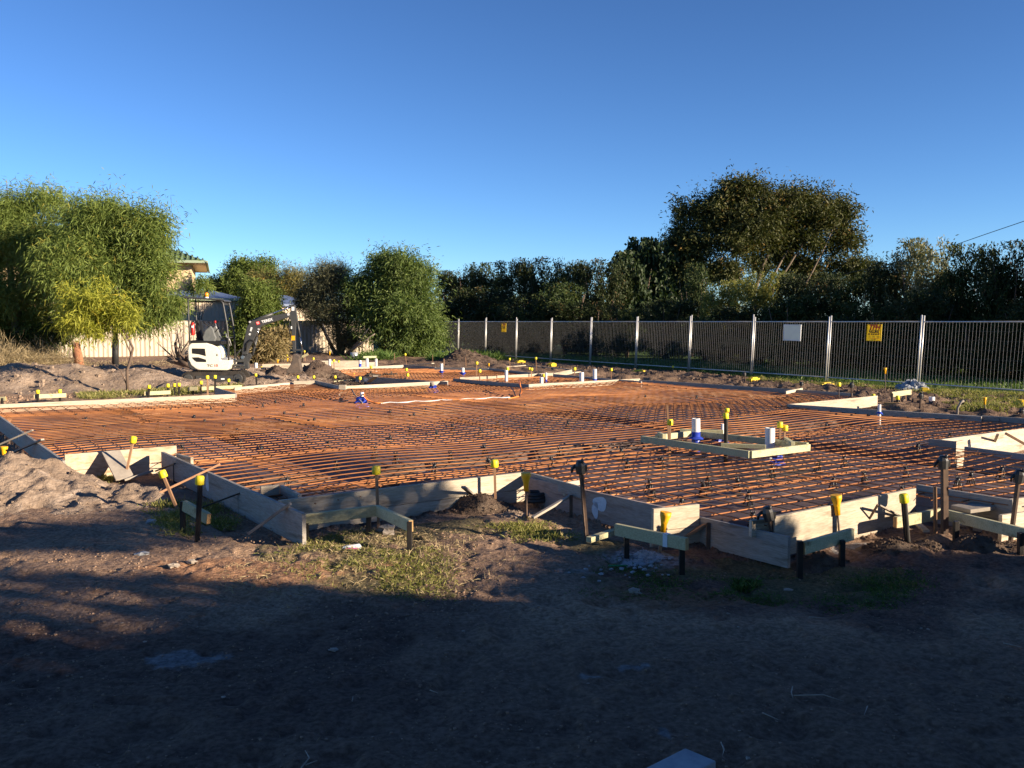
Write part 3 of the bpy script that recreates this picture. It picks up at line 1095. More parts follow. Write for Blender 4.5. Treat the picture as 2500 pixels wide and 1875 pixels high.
strip('reddish timber brace lying over the long shaded board near its white spot', (537, 1133, .31), (370, 1212, .03), .035, .02, 'timber_red')
strip('upper pale brace reaching over the left edge board', (80, 1050, .29), (-30, 1098, .04), .04, .02, 'timber_grey')
strip('lower pale brace reaching over the left edge board beside the clodded heap', (104, 1073, .28), (35, 1103, .05), .04, .02, 'timber_grey')
strip('wide grey plank leaning on the rust stained board', (271, 1103, .265), (306, 1170, .03), .19, .018, 'timber_grey', 'leaning_plank', 'plank')
strip('thin stick brace low beside the wide leaning plank', (374, 1149, .10), (304, 1172, .03), .022, .022, 'timber_grey')
strip('weathered brace leaning on the end of the shaded left board', (709, 1229, .27), (607, 1303, .03), .045, .022, 'timber_grey')
strip('brace running into the scalped soil left of the hurdle post', (1163, 1214, .05), (1131, 1189, .22), .04, .02, 'timber_grey')
strip('grey strut propping the pinkish board, near the sod clump', (1395, 1209, .16), (1300, 1264, .03), .035, .02, 'timber_grey')
strip('brown strut between the sunlit short board and the weathered board', (1733, 1274, .14), (1665, 1314, .02), .04, .02, 'timber')
strip('dark strut falling from the left of the sunlit right front board', (1905, 1274, .2), (1986, 1328, .0), .025, .02, 'post_rust')
strip('thin dark strut falling from the middle of the sunlit right front board', (2143, 1232, .24), (2108, 1291, .0), .016, .012, 'post_rust')
strip('pale flat strut beside the thin dark strut', (2145, 1233, .235), (2200, 1262, .06), .03, .012, 'timber_grey')
strip('thin strut by the black peg of the left shaded board', (427, 1132, .2), (380, 1150, .05), .018, .014, 'post_black')
strip('thin strut near the middle of the long shaded board', (586, 1204, .18), (490, 1240, .03), .018, .014, 'post_black')
strip('dark angled strut in front of the sunlit peg board', (1985, 985, .2), (1968, 993, .05), .03, .02, 'post_rust')
strip('pale rod strut on the far right notch board', (2436, 1060, .26), (2422, 1093, .02), .03, .02, 'timber_grey')
strip('brown timber running down behind the notch stake to the right edge', (2455, 1058, .3), (2530, 1100, .1), .05, .03, 'timber')
strip('leaning grey plank on the low heap in the recess', (917, 918, .38), (900, 932, .15), .12, .03, 'timber_grey', 'leaning_plank', 'plank')
strip('dark leaning strip against the shaded recess board', (990, 923, .26), (976, 936, .05), .05, .03, 'post_black')
strip('flat white plank resting across the shaded board behind the right hurdle', (2345, 1243, .16), (2405, 1235, .17), .2, .03, 'timber_grey', 'loose_plank', 'plank')
strip('pale timber piece lying on the grass by the clamped tall picket', (1437, 1318, .04), (1512, 1294, .05), .05, .04, 'treated', 'timber_offcut', 'timber offcut')
strip('pale strip lying under the right corner hurdle', (2235, 1274, .03), (2262, 1297, .02), .05, .02, 'ply', 'timber_offcut', 'timber offcut')
strip('long thin grey rail lying on the churned soil near the fence', (1236, 889, -.0), (1448, 907, .0), .05, .03, 'timber_grey', 'loose_rail', 'rail')
strip('pale rail piece lying on soil behind the inner rectangle', (1235, 896, .05), (1282, 892, .05), .08, .03, 'ply', 'loose_rail', 'rail')
strip('pale plank piece in the soil right of the leaning plank', (1385, 911, .1), (1415, 908, .1), .1, .03, 'ply', 'loose_rail', 'rail')
strip('long dark rail lying behind the dark cone of soil', (1085, 886, 0), (1170, 892, 0), .05, .03, 'timber_grey', 'loose_rail', 'rail')
strip('pale plank rising to a thin stick at the far corner of the mesh', (1003, 891, .18), (1057, 887, .3), .1, .03, 'ply', 'loose_rail', 'rail')
for i, (px, y0, y1, lb) in enumerate(((427, 1130, 1172, 'black peg on the shaded left board near the rust stained board'), (586, 1203, 1252, 'black peg in the middle of the long shaded board'),
                                      (1131, 1190, 1228, 'brown peg on the long front board by the small heap'), (1394, 1209, 1257, 'brown peg on the pinkish board'),
                                      (1729, 1276, 1327, 'dark brown peg where the grey board meets the short sunlit board'), (1903, 1274, 1306, 'dark peg at the left of the sunlit right front board'),
                                      (2140, 1234, 1284, 'slim peg in the middle of the sunlit right front board'))):
    q = gp(px, y1)
    z = D(px, y0, q[1])[2]
    mb = MB()
    mb.box((q[0], q[1], z / 2 - .05), (.028, .02, z + .1))
    o = mb.build('board_peg', M['post_rust' if i > 1 else 'post_black'], loc=q, bevel=.002)
    prop(o, lb, 'peg', 'pegs behind the formwork')


# ------------------------------------------------------------------ stakes, pickets and caps
def stake(kind, top, base, label, z=None, cap='cap', dbl=False, sc=1.0):
    b = gp(*base) if z is None else G(base[0], base[1], z)
    t = D(top[0], top[1], b[1])
    ax = nrm(t - b)
    e = empty({'stick': 'timber_stake', 'picket': 'steel_picket', 'rod': 'rod_stake'}[kind], b, label, 'stake', 'stakes round the slab')
    low = b - ax * (.15 if z is None else .35)
    mb = MB()
    rad = .011 * sc
    if kind == 'picket':
        for q in (.3, .3 + 2.094, .3 + 4.189):
            o_ = np.array([math.cos(q), math.sin(q), 0]) * .011 * sc
            mb.beam(low + o_, t + o_, .026 * sc, .006, (-math.sin(q), math.cos(q), 0))
        mb.beam(low, t, .02 * sc, .02 * sc, (0, 1, 0))
        m_ = 'post_black'
        rad = .024 * sc
    elif kind == 'stick':
        mb.beam(low, t, .022 * sc, .022 * sc, (0, 1, 0))
        m_ = 'timber'
    else:
        mb.tube([low, (low + t) / 2, t], .008 * sc, 6)
        m_ = 'post_rust'
    mb.build('shaft', M[m_], e)
    if cap:
        cr = (.034 if kind != 'picket' else .033) * sc
        mc = MB()
        if cap == 'cap':
            mc.tube([t - ax * .066 * sc, t - ax * .062 * sc, t - ax * .008 * sc, t, t + ax * .003], [cr * .9, cr, cr, cr * .82, cr * .5], 14)
            if dbl:
                o_ = np.array([.012, 0, .05 * sc])
                mc.tube([t - ax * .04 * sc + o_, t + o_, t + o_ + ax * .003], [cr * .8, cr * .8, cr * .5], 12)
            mc.build('safety_cap', M['cap'], e)
        else:
            cs = 1.35 if b[1] < 11 else 1.0
            sc, sc0 = sc * cs, sc
            for k in range(6):
                q = k * math.pi / 3
                o_ = np.array([math.cos(q), math.sin(q), 0])
                mc.tube([t - ax * .09 * sc + o_ * .006, t - ax * .05 * sc + o_ * .012 * sc, t - ax * .01 * sc + o_ * .022 * sc], [.007 * sc, .009 * sc, .009 * sc], 6)
            mc.tube([t - ax * .115 * sc, t - ax * .06 * sc, t - ax * .02 * sc, t], [.015 * sc, .017 * sc, .03 * sc, .031 * sc], 12)
            mc.build('safety_cap', M['cap_orange'], e)
    return e


ST = [
    ('stick', (327, 1066), (305, 1171), 'leaning stick with a yellow cap before the wide leaning plank'),
    ('stick', (394, 1149), (433, 1244), 'stick with a big yellow cap leaning left in front of the reddish brace'),
    ('stick', (918, 1138), (925, 1290), 'rusty stick with a yellow cap rising behind the corner of the front hurdle'),
    ('stick', (1207, 1123), (1210, 1236), 'thin stick with a pale yellow cap by the small clod heap'),
    ('rod', (1284, 1154), (1286, 1268), 'rod with a flared orange cap at the sod clump', 'o'),
    ('stick', (1626, 1250), (1610, 1350), 'leaning stick with a flared orange cap before the short sunlit board', 'o'),
    ('rod', (2041, 1208), (2051, 1324), 'stake with a flared orange cap behind the single rail hurdle', 'o'),
    ('picket', (2206, 1206), (2217, 1336), 'thick black picket with a yellow cap at the right corner hurdle'),
    ('picket', (488, 1162), (480, 1322), 'tall black picket with a yellow cap beside the short hurdle'),
    ('picket', (92, 952), (92, 985), 'black picket with a yellow cap on the left of the rail before the soil bank'),
    ('picket', (146, 951), (146, 981), 'black picket with a yellow cap on the right of the rail before the soil bank'),
    ('picket', (364, 940), (362, 971), 'black picket with a yellow cap at the left end of the second rail'),
    ('picket', (410, 937), (408, 968), 'black picket with a yellow cap at the right end of the second rail'),
    ('picket', (426, 936), (425, 964), 'left one of two yellow capped pickets standing close together by the grass'),
    ('picket', (437, 935), (436, 964), 'right one of two yellow capped pickets standing close together by the grass'),
    ('picket', (491, 930), (490, 963), 'black picket with a yellow cap at the gap of the rail before the digger'),
    ('stick', (506, 917), (507, 965), 'thin stick with a yellow cap in front of the middle of the tracks'),
    ('picket', (525, 916), (524, 963), 'black picket with a yellow cap at the board step before the tracks'),
    ('picket', (558, 925), (558, 948), 'short black picket with a yellow cap before the right end of the tracks'),
    ('rod', (10, 1090), (9, 1124), 'rod with a flared orange cap on the clodded heap at the left edge', 'o'),
    ('picket', (624, 912), (626, 942), 'black picket with a yellow cap on the soil right of the tracks'),
    ('picket', (727, 917), (727, 934), 'yellow capped peg behind the left of the raised board'),
    ('picket', (766, 917), (766, 930), 'yellow capped peg behind the right of the raised board'),
    ('picket', (818, 917), (818, 930), 'yellow capped peg behind the left end of the pale cross rail'),
    ('picket', (864, 912), (864, 928), 'yellow capped peg at the right end of the pale cross rail'),
    ('stick', (879, 920), (878, 944), 'thin stick with a yellow cap in the low heap of the recess'),
    ('stick', (638, 895), (637, 912), 'yellow capped stick on the shoulder of the bucket heap'),
    ('stick', (628, 895), (627, 908), 'small yellow capped stick beside the dumped soil left of the bucket'),
    ('stick', (765, 873), (765, 898), 'yellow capped stick standing on the pointed heap'),
    ('rod', (678, 878), (678, 903), 'rod with a flared orange cap left of the bucket', 'o'),
    ('rod', (702, 874), (702, 892), 'rod with a flared orange cap right beside the bucket', 'o'),
    ('stick', (643, 859), (643, 888), 'tallest yellow capped stick before the dry bush'),
    ('picket', (648, 867), (648, 886), 'left peg of a yellow capped pair under the dry bush'),
    ('picket', (652, 866), (653, 886), 'right peg of a yellow capped pair under the dry bush'),
    ('picket', (629, 868), (629, 882), 'yellow capped peg at the rail end before the dry bush'),
    ('picket', (672, 866), (672, 880), 'yellow capped peg left of the pale rail behind the digger arm'),
    ('picket', (701, 866), (701, 881), 'yellow capped peg at the bucket linkage'),
    ('picket', (727, 867), (732, 884), 'yellow capped peg at the foot of the tilted rail'),
    ('stick', (743, 856), (745, 880), 'yellow capped stick at the upper end of the tilted rail'),
    ('rod', (805, 858), (805, 902), 'rod with a flared orange cap standing over a white pipe', 'o'),
    ('stick', (815, 878), (816, 908), 'yellow capped stick beside the white pipe behind the pointed heap'),
    ('stick', (809, 883), (810, 906), 'small yellow capped stick touching the white pipe behind the pointed heap'),
    ('rod', (827, 880), (826, 896), 'short rod with a yellow cap right of the white pipe'),
    ('stick', (906, 893), (905, 925), 'yellow capped stick behind the leaning grey plank'),
    ('stick', (989, 863), (993, 893), 'thin yellow capped stick before the eucalyptus'),
    ('stick', (992, 899), (992, 930), 'yellow capped stick behind the shaded recess board'),
    ('stick', (995, 912), (996, 942), 'yellow capped stick at the dark leaning strip in the recess'),
    ('stick', (1164, 883), (1163, 936), 'tall yellow capped stick at the shaded side of the inner rectangle'),
    ('stick', (1171, 902), (1171, 950), 'yellow capped stick in front of the shaded side of the inner rectangle'),
    ('stick', (1239, 897), (1241, 944), 'leaning yellow capped stick in the left of the inner rectangle'),
    ('stick', (1244, 874), (1246, 906), 'thin yellow capped stick in the churned soil before the yellow block'),
    ('rod', (1193, 887), (1194, 901), 'small orange capped rod behind the far shaded board', 'o'),
    ('stick', (1308, 872), (1311, 909), 'tall yellow capped stick in the churned soil before the fence'),
    ('stick', (1298, 898), (1296, 936), 'yellow capped stick at the back board of the inner rectangle'),
    ('rod', (1292, 897), (1294, 914), 'small yellow capped rod touching the taller stick at the back board'),
    ('stick', (1327, 913), (1327, 942), 'yellow capped stick beside the short white pipe in the inner rectangle'),
    ('stick', (1403, 897), (1403, 938), 'yellow capped stick in the right half of the inner rectangle'),
    ('stick', (1492, 899), (1493, 940), 'yellow capped stick at the right end of the inner rectangle'),
    ('stick', (1643, 893), (1643, 907), 'short yellow capped stick before the fence post'),
    ('rod', (2048, 934), (2048, 995), 'thin rod with a yellow cap in the notch before the peg board'),
    ('rod', (2161, 898), (2162, 982), 'tall rod with a flared orange cap in front of the fence', 'o'),
    ('picket', (2192, 966), (2191, 998), 'black picket with a yellow cap under the small right rail'),
    ('rod', (2123, 967), (2124, 1000), 'rod with a flared orange cap near the pipe stub and the grey board', 'o'),
    ('picket', (2132, 962), (2131, 996), 'black picket with a yellow cap beside the orange capped rod'),
    ('rod', (2404, 970), (2405, 1015), 'rod with a flared orange cap on the grassy soil at the right', 'o'),
    ('stick', (2457, 1050), (2449, 1097), 'stick with a yellow cap in the right notch'),
]
for st in ST:
    near = st[2][1] > 1040
    stake(st[0], st[1], st[2], st[3], cap=('o' if len(st) > 4 else 'cap'), sc=1.0 if near else 1.12)
for kd, tp, bs, lb, cp, db in (
        ('stick', (1629, 989), (1634, 1098), 'bare tall brown stake at the left of the timber square', None, False),
        ('stick', (1636, 1024), (1635, 1100), 'stake with a yellow cap at the left of the timber square', 'cap', False),
        ('picket', (1772, 1008), (1772, 1109), 'black picket with a double yellow cap in the timber square', 'cap', True),
        ('stick', (1904, 1030), (1905, 1100), 'left one of two yellow capped stakes at the right of the timber square', 'cap', False),
        ('stick', (1917, 1038), (1913, 1099), 'right one of two yellow capped stakes at the right of the timber square', 'cap', False)):
    stake(kd, tp, bs, lb, z=.17, cap=cp, dbl=db)
for px, y0, y1, lb in ((963, 862, 888, 'bare thin stick before the eucalyptus trunk'), (1056, 866, 889, 'bare thin stick at the end of the rising plank'),
                       (1084, 876, 897, 'bare stick beside the dark cone of soil'), (1137, 872, 898, 'bare thin stick on the dark cone of soil'), (2283, 1188, 1302, 'bare slim stick behind the right corner hurdle'),
                       (2211, 962, 986, 'bare grey stake under the right end of the small rail')):
    stake('stick', (px, y0), (px + 1, y1), lb, cap=None)


def clamped(top, base, label, dbl=False):
    b = gp(*base)
    t = D(top[0], top[1], b[1])
    ax = nrm(t - b)
    e = empty('clamped_picket', b, label, 'picket', 'tall pickets with black clamps')
    mb = MB()
    for q in ((0, 2.2, 4.3) if True else ()):
        o_ = np.array([math.cos(q), math.sin(q), 0]) * .008
        mb.beam(b - ax * .2 + o_, t + o_, .022, .006, (-math.sin(q), math.cos(q), 0))
    if dbl:
        o_ = np.array([.034, .02, 0])
        mb.beam(b - ax * .2 + o_, t - ax * .03 + o_, .03, .012, (0, 1, 0))
    mb.build('shaft', M['post_rust'], e)
    mc = MB()
    mc.tube([t - ax * .085, t - ax * .02, t + ax * .02], [.035, .042, .024], 9, smooth=False)
    mc.box(t - ax * .04 + np.array([.035, 0, 0]), (.03, .04, .05))
    mc.tube([t + np.array([-.03, 0, -.02]), t + np.array([-.06, .0, -.045]), t + np.array([-.062, .0, -.075])], [.014, .012, .008], 6)
    mc.tube([t + np.array([.01, -.02, .0]), t + np.array([.015, -.03, .03])], .012, 6)
    mc.build('clamp', M['black_plastic'], e)


clamped((1416, 1130), (1432, 1322), 'tall brown picket with a black clamp on top, before the pinkish board')
clamped((1872, 1243), (1902, 1365), 'leaning grey picket with a black clamp at the end of the weathered board')
clamped((2302, 1118), (2303, 1305), 'tall double picket with a black clamp behind the right corner hurdle', True)
clamped((2489, 1152), (2468, 1315), 'tall dark picket with a black clamp at the right picture edge')
clamped((2079, 936), (2079, 997), 'dark picket with a black clamp in the notch on the right')
clamped((1817, 910), (1822, 942), 'small dark picket with a clamp before a fence joint')
clamped((1957, 934), (1955, 954), 'small dark picket with a clamp behind the long shaded board')
clamped((2248, 962), (2246, 1010), 'thick black post with torn plastic at the right board')
clamped((2494, 1000), (2494, 1028), 'black clamped post on the board at the right edge')
b_ = gp(2337, 1018)
mb = MB()
mb.tube([b_ - np.array([0, 0, .1]), D(2338, 996, b_[1]), D(2346, 982, b_[1]), D(2353, 978, b_[1])], .022, 6)
prop(mb.build('bent_stake', M['timber_grey'], loc=b_), 'bent grey steel stake behind the right hand board', 'stake')


# ------------------------------------------------------------------ hurdles
def hurdle(label, rails, posts, m='treated', rh=.085, rw=.035, pm='post_black', pr=.05, marks=None):
    """rails: [(ax,ay,Ya, bx,by,Yb)] top edge pixels with depths; posts: [(px, ybase, ytop)]"""
    p0 = gp(posts[0][0], posts[0][1])
    e = empty('timber_hurdle', p0, label, 'hurdle', 'set-out hurdles of pale green timber')
    for ax_, ay, Ya, bx_, by, Yb in rails:
        A, B = D(ax_, ay, Ya), D(bx_, by, Yb)
        dz = np.array([0, 0, rh / 2])
        mb = MB()
        mb.beam(A - dz, B - dz, rw, rh)
        r_ = mb.build('rail', M[m], e, bevel=.003)
        d = nrm(B - A)
        for P, sg in ((A, -1), (B, 1)):
            k = MB()
            k.beam(P - dz + d * sg * .0005, P - dz + d * sg * .004, rw * .94, rh * .94)
            k.build('end_grain', M['endgrain'], r_)
        for f in marks or ():
            k = MB()
            k.beam(A + (B - A) * f - dz, A + (B - A) * (f + .06) - dz, rw + .005, rh + .005)
            k.build('paint_mark', M['paint_white'], r_)
    for px, yb, yt in posts:
        q = gp(px, yb)
        t = D(px, yt, q[1])
        mb = MB()
        mb.beam(q - np.array([0, 0, .15]), t, .036, .04, (0, 1, 0))
        mb.build('post', M[pm], e, bevel=.004)
    return e


def dep(px, py):
    return float(gp(px, py)[1])


Y1, Y2, Y3 = dep(748, 1318), dep(900, 1302), dep(1000, 1347)
hurdle('corner hurdle in front of the long front board, white paint band on its shorter rail', [(737, 1256, Y1, 920, 1233, Y2), (921, 1233, Y2, 1003, 1270, Y3)],
       [(748, 1318, 1277), (900, 1302, 1257), (1000, 1347, 1273)], marks=None)
Y1, Y2 = dep(446, 1297), dep(490, 1316)
hurdle('short hurdle with a bluish painted top at the left, beside the tall black picket', [(450, 1221, Y1 * .99, 509, 1253, Y2)], [(446, 1299, 1224)])
Y1, Y2 = dep(1528, 1362), dep(1665, 1399)
hurdle('hurdle over the spilled clay, white paint patch on its rail', [(1504, 1278, Y1 * 1.01, 1677, 1313, Y2 * .99)], [(1530, 1362, 1308), (1665, 1399, 1338)], marks=(.7,))
Y1, Y2 = dep(1953, 1407), dep(2056, 1379)
hurdle('single straight hurdle with two black legs in the dark grass', [(1961, 1323, Y1, 2080, 1289, Y2 * 1.02)], [(1953, 1407, 1320), (2056, 1379, 1318)])
Y1, Y2, Y3 = dep(2200, 1330), dep(2330, 1322), dep(2492, 1349)
hurdle('right-angled hurdle by the right picture edge', [(2186, 1262, Y1 * 1.03, 2298, 1240, Y2 * 1.06), (2299, 1241, Y2 * 1.06, 2560, 1303, Y3 * .98)],
       [(2334, 1322, 1272), (2492, 1349, 1300)])
Y1 = dep(92, 985)
hurdle('pale rail hurdle before the left soil bank', [(82, 963, Y1, 161, 960, Y1 + .4)], [(92, 986, 968)])
hurdle('pale rail hurdle cut by the left picture edge', [(-30, 971, Y1, 14, 968, Y1)], [(5, 988, 972)])
Y1 = dep(362, 971)
hurdle('pale rail hurdle before the sapling', [(352, 956, Y1, 416, 953, Y1 + .3)], [(362, 972, 958)])
Y1 = dep(490, 963)
hurdle('pale rail hurdle before the digger tracks, left piece', [(459, 945, Y1, 483, 944, Y1)], [(472, 962, 950)])
hurdle('pale rail hurdle before the digger tracks, longer right piece', [(492, 944, Y1, 590, 940, Y1 + .6)], [(540, 960, 948)])
Y1 = dep(818, 934)
hurdle('pale rail over the recess corner by the yellow capped pegs', [(815, 930, Y1, 868, 925, Y1 + .4)], [(840, 942, 933)])
Y1 = dep(625, 884)
hurdle('pale rail right of the boom foot', [(604, 878, Y1, 629, 878, Y1)], [(615, 886, 880)])
Y1 = dep(672, 882)
hurdle('pale rail behind the digger arm', [(672, 874, Y1, 700, 873, Y1)], [(686, 883, 876)])
Y1 = dep(735, 884)
hurdle('tilted pale rail right of the digger arm', [(724, 876, Y1, 752, 861, Y1)], [(738, 884, 872)], rh=.1)
Y1 = dep(2180, 992)
hurdle('small pale rail on black legs near the fence post', [(2176, 957, Y1, 2223, 951, Y1 + .3)], [(2178, 992, 960), (2192, 994, 968)], rh=.1, rw=.05)
mb = MB()
q = gp(2182, 998)
mb.beam(q + np.array([-.15, .1, .06]), q + np.array([.1, -.02, .06]), .1, .12)
prop(mb.build('timber_block', M['endgrain'], loc=q, bevel=.004), 'orange brown timber block below the small right rail', 'timber block')


# ------------------------------------------------------------------ the timber square with its pipes
def rail_px(e, a, b, zt, h, wd=.045, m='treated'):
    A, B = G(a[0], a[1], zt), G(b[0], b[1], zt)
    dz = np.array([0, 0, h / 2])
    mb = MB()
    mb.beam(A - dz, B - dz, wd, h)
    mb.build('rail', M[m], e, bevel=.003)


e = empty('timber_square', G(1770, 1085, .2), 'low square of pale timber rails set on the mesh round two white pipes', 'timber frame')
rail_px(e, (1567, 1064), (1831, 1101), .3, .075)
rail_px(e, (1832, 1101), (1975, 1084), .3, .075)
rail_px(e, (1708, 1053), (1972, 1081), .3, .07)
rail_px(e, (1602, 1062), (1689, 1051), .3, .07)
rail_px(e, (1660, 1047), (1766, 1050), .32, .05)
rail_px(e, (1760, 1082), (1870, 1086), .31, .045)
rail_px(e, (1917, 1067), (1936, 1079), .32, .06)
rail_px(e, (1609, 1055), (1622, 1060), .33, .06)
# pipes


def pipe(label, px, yt, yb, z, dpx, blue=0.0, collar=False, m='pvc', name='drain_pipe', cat='pipe'):
    p = G(px, yb, z) if z is not None else gp(px, yb)
    t = D(px, yt, p[1])
    r_ = dpx / 2 * p[1] / F_PX
    e = empty(name, p, label, cat, 'pipes standing up from the slab')
    mb = MB()
    lo = p - np.array([0, 0, .2])
    zb = p[2] + (t[2] - p[2]) * blue
    n = 18
    mb.tube([np.array([p[0], p[1], zb]) if blue else lo, t], r_, n, caps=False)
    mb.tube([t, t - np.array([0, 0, .12])], r_ * .86, n, caps=False)
    # rim and a dark plug inside
    mb.tube([t - np.array([0, 0, .001]), t + np.array([0, 0, .003])], [r_ * 1.0, r_ * .9], n, caps=False)
    mb.build('tube', M[m], e)
    k = MB()
    k.tube([t - np.array([0, 0, .05]), t - np.array([0, 0, .045])], r_ * .86, n)
    k.build('mouth', M['black_part'], e)
    if blue:
        k = MB()
        k.tube([lo, np.array([p[0], p[1], zb])], r_ * 1.04, n)
        k.build('tape_wrap', M['blue'], e)
    if collar:
        k = MB()
        vs = []
        for i in range(14):
            q = 2 * math.pi * i / 14
            rr = r_ * R.uniform(1.7, 2.5)
            vs.append(p + np.array([math.cos(q) * rr, math.sin(q) * rr * .8, .02 + R.uniform(-.01, .02)]))
        vs2 = [p + np.array([math.cos(2 * math.pi * i / 14) * r_ * 1.02, math.sin(2 * math.pi * i / 14) * r_ * 1.02, .06]) for i in range(14)]
        k.add(vs + vs2, [(i, (i + 1) % 14, 14 + (i + 1) % 14, 14 + i) for i in range(14)], True)
        k.build('tape_skirt', M['blue'], e)
    return e


pipe('tall white pipe with a blue taped foot in the timber square', 1699, 1022, 1077, .2, 20.5, .42, True)
pipe('plain white pipe standing on the right rail of the timber square', 1880, 1045, 1096, .2, 23.5)
pipe('slim white pipe hidden behind the double capped picket', 1764, 1035, 1060, .2, 7)
pipe('white pipe with a blue skirt at the far left of the inner rectangle', 1078, 888, 910, .2, 7.5, .15, True)
pipe('short white pipe with a blue skirt and a small fitting', 1130, 898, 914, .2, 7.5, .2, True)
pipe('white pipe behind the leaning capped stick', 1236, 904, 930, .2, 8)
pipe('short white pipe against the sunlit front board of the inner rectangle', 1322, 921, 938, .2, 9)
pipe('white pipe with a blue foot in the inner rectangle', 1333, 910, 930, .2, 5.5, .2)
pipe('wide white pipe in the right of the inner rectangle', 1420, 909, 934, .2, 11)
pipe('tallest white pipe with a blue foot at the right of the inner rectangle', 1452, 901, 931, .2, 10, .2)
pipe('white pipe standing under the pale rail, left', 896, 875, 893, .2, 7)
pipe('white pipe standing under the pale rail, right', 918, 876, 893, .2, 6.5)
pipe('short white pipe with a dark blue foot beside the long plank', 879, 880, 893, .2, 6.5, .4)
pipe('white pipe below the orange capped rod', 805, 877, 896, .2, 6.5)
pipe('white pipe right of the boom foot', 625, 886, 899, .2, 7.5)
pipe('slim white pipe with a dark blue skirt against the long right board', 2147, 988, 1014, .2, 8, 0, True)
pipe('pale grey pipe stub in the soil before the fence', 2275, 969, 986, None, 14)
mb = MB()
mb.beam(D(886, 872, 29), D(918, 871, 29.3), .06, .06)
prop(mb.build('cross_rail', M['treated'], loc=D(902, 872, 29.1)), 'pale rail resting on two white pipes at the back', 'rail')


def tape_blob(label, px, py, z, rx, rz, seed, m='blue'):
    c = G(px, py, z)
    r_ = np.random.default_rng(seed)
    mb = MB()
    n1, n2 = 14, 6
    vs, fs = [], []
    for j in range(n2 + 1):
        f = j / n2
        for i in range(n1):
            q = 2 * math.pi * i / n1
            k = (1 - .55 * f) * (1 + .22 * r_.normal() * (f < 1))
            vs.append((c[0] + rx * k * math.cos(q), c[1] + rx * .7 * k * math.sin(q), c[2] - .1 + f * (rz + .1)))
    for j in range(n2):
        for i in range(n1):
            fs.append((j * n1 + i, j * n1 + (i + 1) % n1, (j + 1) * n1 + (i + 1) % n1, (j + 1) * n1 + i))
    fs.append(tuple(n2 * n1 + i for i in range(n1)))
    mb.add(vs, fs, False)
    return mb.build('taped_fitting', M[m], loc=c)


o = tape_blob('', 882, 982, .19, .14, .10, 2)
prop(o, 'crumpled blue taped pipe fitting with orange conduits beside it', 'pipe fitting')
k = MB()
c = G(884, 972, .24)
k.tube([c, c + np.array([0, 0, .11])], .035, 12)
k.build('pipe_stub', M['pvc'], o)
o = tape_blob('', 1056, 947, .19, .12, .07, 4)
prop(o, 'blue taped fitting with a grey plug before the recess board', 'pipe fitting')
k = MB()
c = G(1055, 942, .24)
k.tube([c, c + np.array([0, 0, .08])], .05, 12)
k.build('plug', M['timber_grey'], o)
o = tape_blob('', 1763, 1072, .19, .12, .02, 6)
prop(o, 'flat ring of blue tape inside the timber square', 'blue tape')
o = tape_blob('', 1898, 1112, .19, .085, .012, 8)
prop(o, 'scrap of blue tape below the right rail of the timber square', 'blue tape')


def cable(label, pts, r_, m, cat='conduit', name='conduit', group=None):
    mb = MB()
    mb.tube([np.array(p) for p in pts], r_, 6)
    return prop(mb.build(name, M[m], loc=pts[0]), label, cat, group)


cable('orange conduit bending out of the blue fitting', [G(886, 956, .33), G(890, 968, .3), G(900, 978, .22), G(915, 984, .2), G(934, 984, .2)], .014, 'conduit')
cable('grey conduit leaning left at the blue fitting', [G(858, 950, .38), G(866, 964, .3), G(885, 984, .2)], .012, 'timber_grey')
c0 = [G(930 + i * 21, 985 - i * 1.0 - (2 if i % 3 == 1 else 0), .195) for i in range(16)]
cable('long white conduit snaking over the mesh', c0, .0095, 'pvc')
cable('orange conduit curving up by the inner rectangle corner', [G(1268, 930, .42), G(1271, 945, .33), G(1275, 955, .24), G(1266, 968, .2), G(1240, 974, .2)], .013, 'conduit')
cable('black conduit loop by the inner rectangle corner', [G(1248, 946, .33), G(1255, 956, .27), G(1259, 968, .2)], .012, 'black_plastic')
cable('second black conduit rising at the inner rectangle corner', [G(1267, 930, .40), G(1271, 950, .3), G(1269, 968, .2)], .012, 'black_plastic')

# ------------------------------------------------------------------ temporary fence
UP = nrm(np.array([-FD[0] * .052, -FD[1] * .052, 1.0]))
FH = 1.9


def V2(p, z):
    return np.array([p[0], p[1], z])


def fence_panel(t, label):
    g0 = float(gz(*(fence_pt(t) + FN * -.0)))
    c = V2(fence_pt(t + .5), -.24)
    e = empty('mesh_barrier', c, label, 'fence panel', 'temporary mesh fence panels')
    A, B = V2(fence_pt(t + .012), -.24), V2(fence_pt(t + .988), -.24)
    d = nrm(B - A)
    ex = R.uniform(.13, .24)
    for P in (A, B):
        mb = MB()
        mb.tube([P - UP * .02, P + UP * (FH + ex)], .024, 10)
        mb.build('post', M['galv_bright'], e)
    for h in (.14, FH - .015):
        mb = MB()
        mb.tube([A + UP * h, B + UP * h], .02, 8)
        mb.build('rail', M['galv'], e)
    mb = MB()
    L = np.linalg.norm(B - A)
    n = 32
    for i in range(1, n):
        P = A + d * L * i / n
        wv = R.uniform(-.008, .008)
        mb.tube([P + UP * .15, P + UP * .8 + d * wv, P + UP * 1.4 - d * wv, P + UP * (FH - .02)], .0038 if t < 4 else .0027, 4, caps=False)
    for j in range(1, 7):
        h = .14 + (FH - .16) * j / 7
        mb.tube([A + UP * h + FN[0] * np.array([.004, .0, 0]), B + UP * h], .0013, 4, caps=False)
    mb.build('wire_mesh', M['wire'], e)


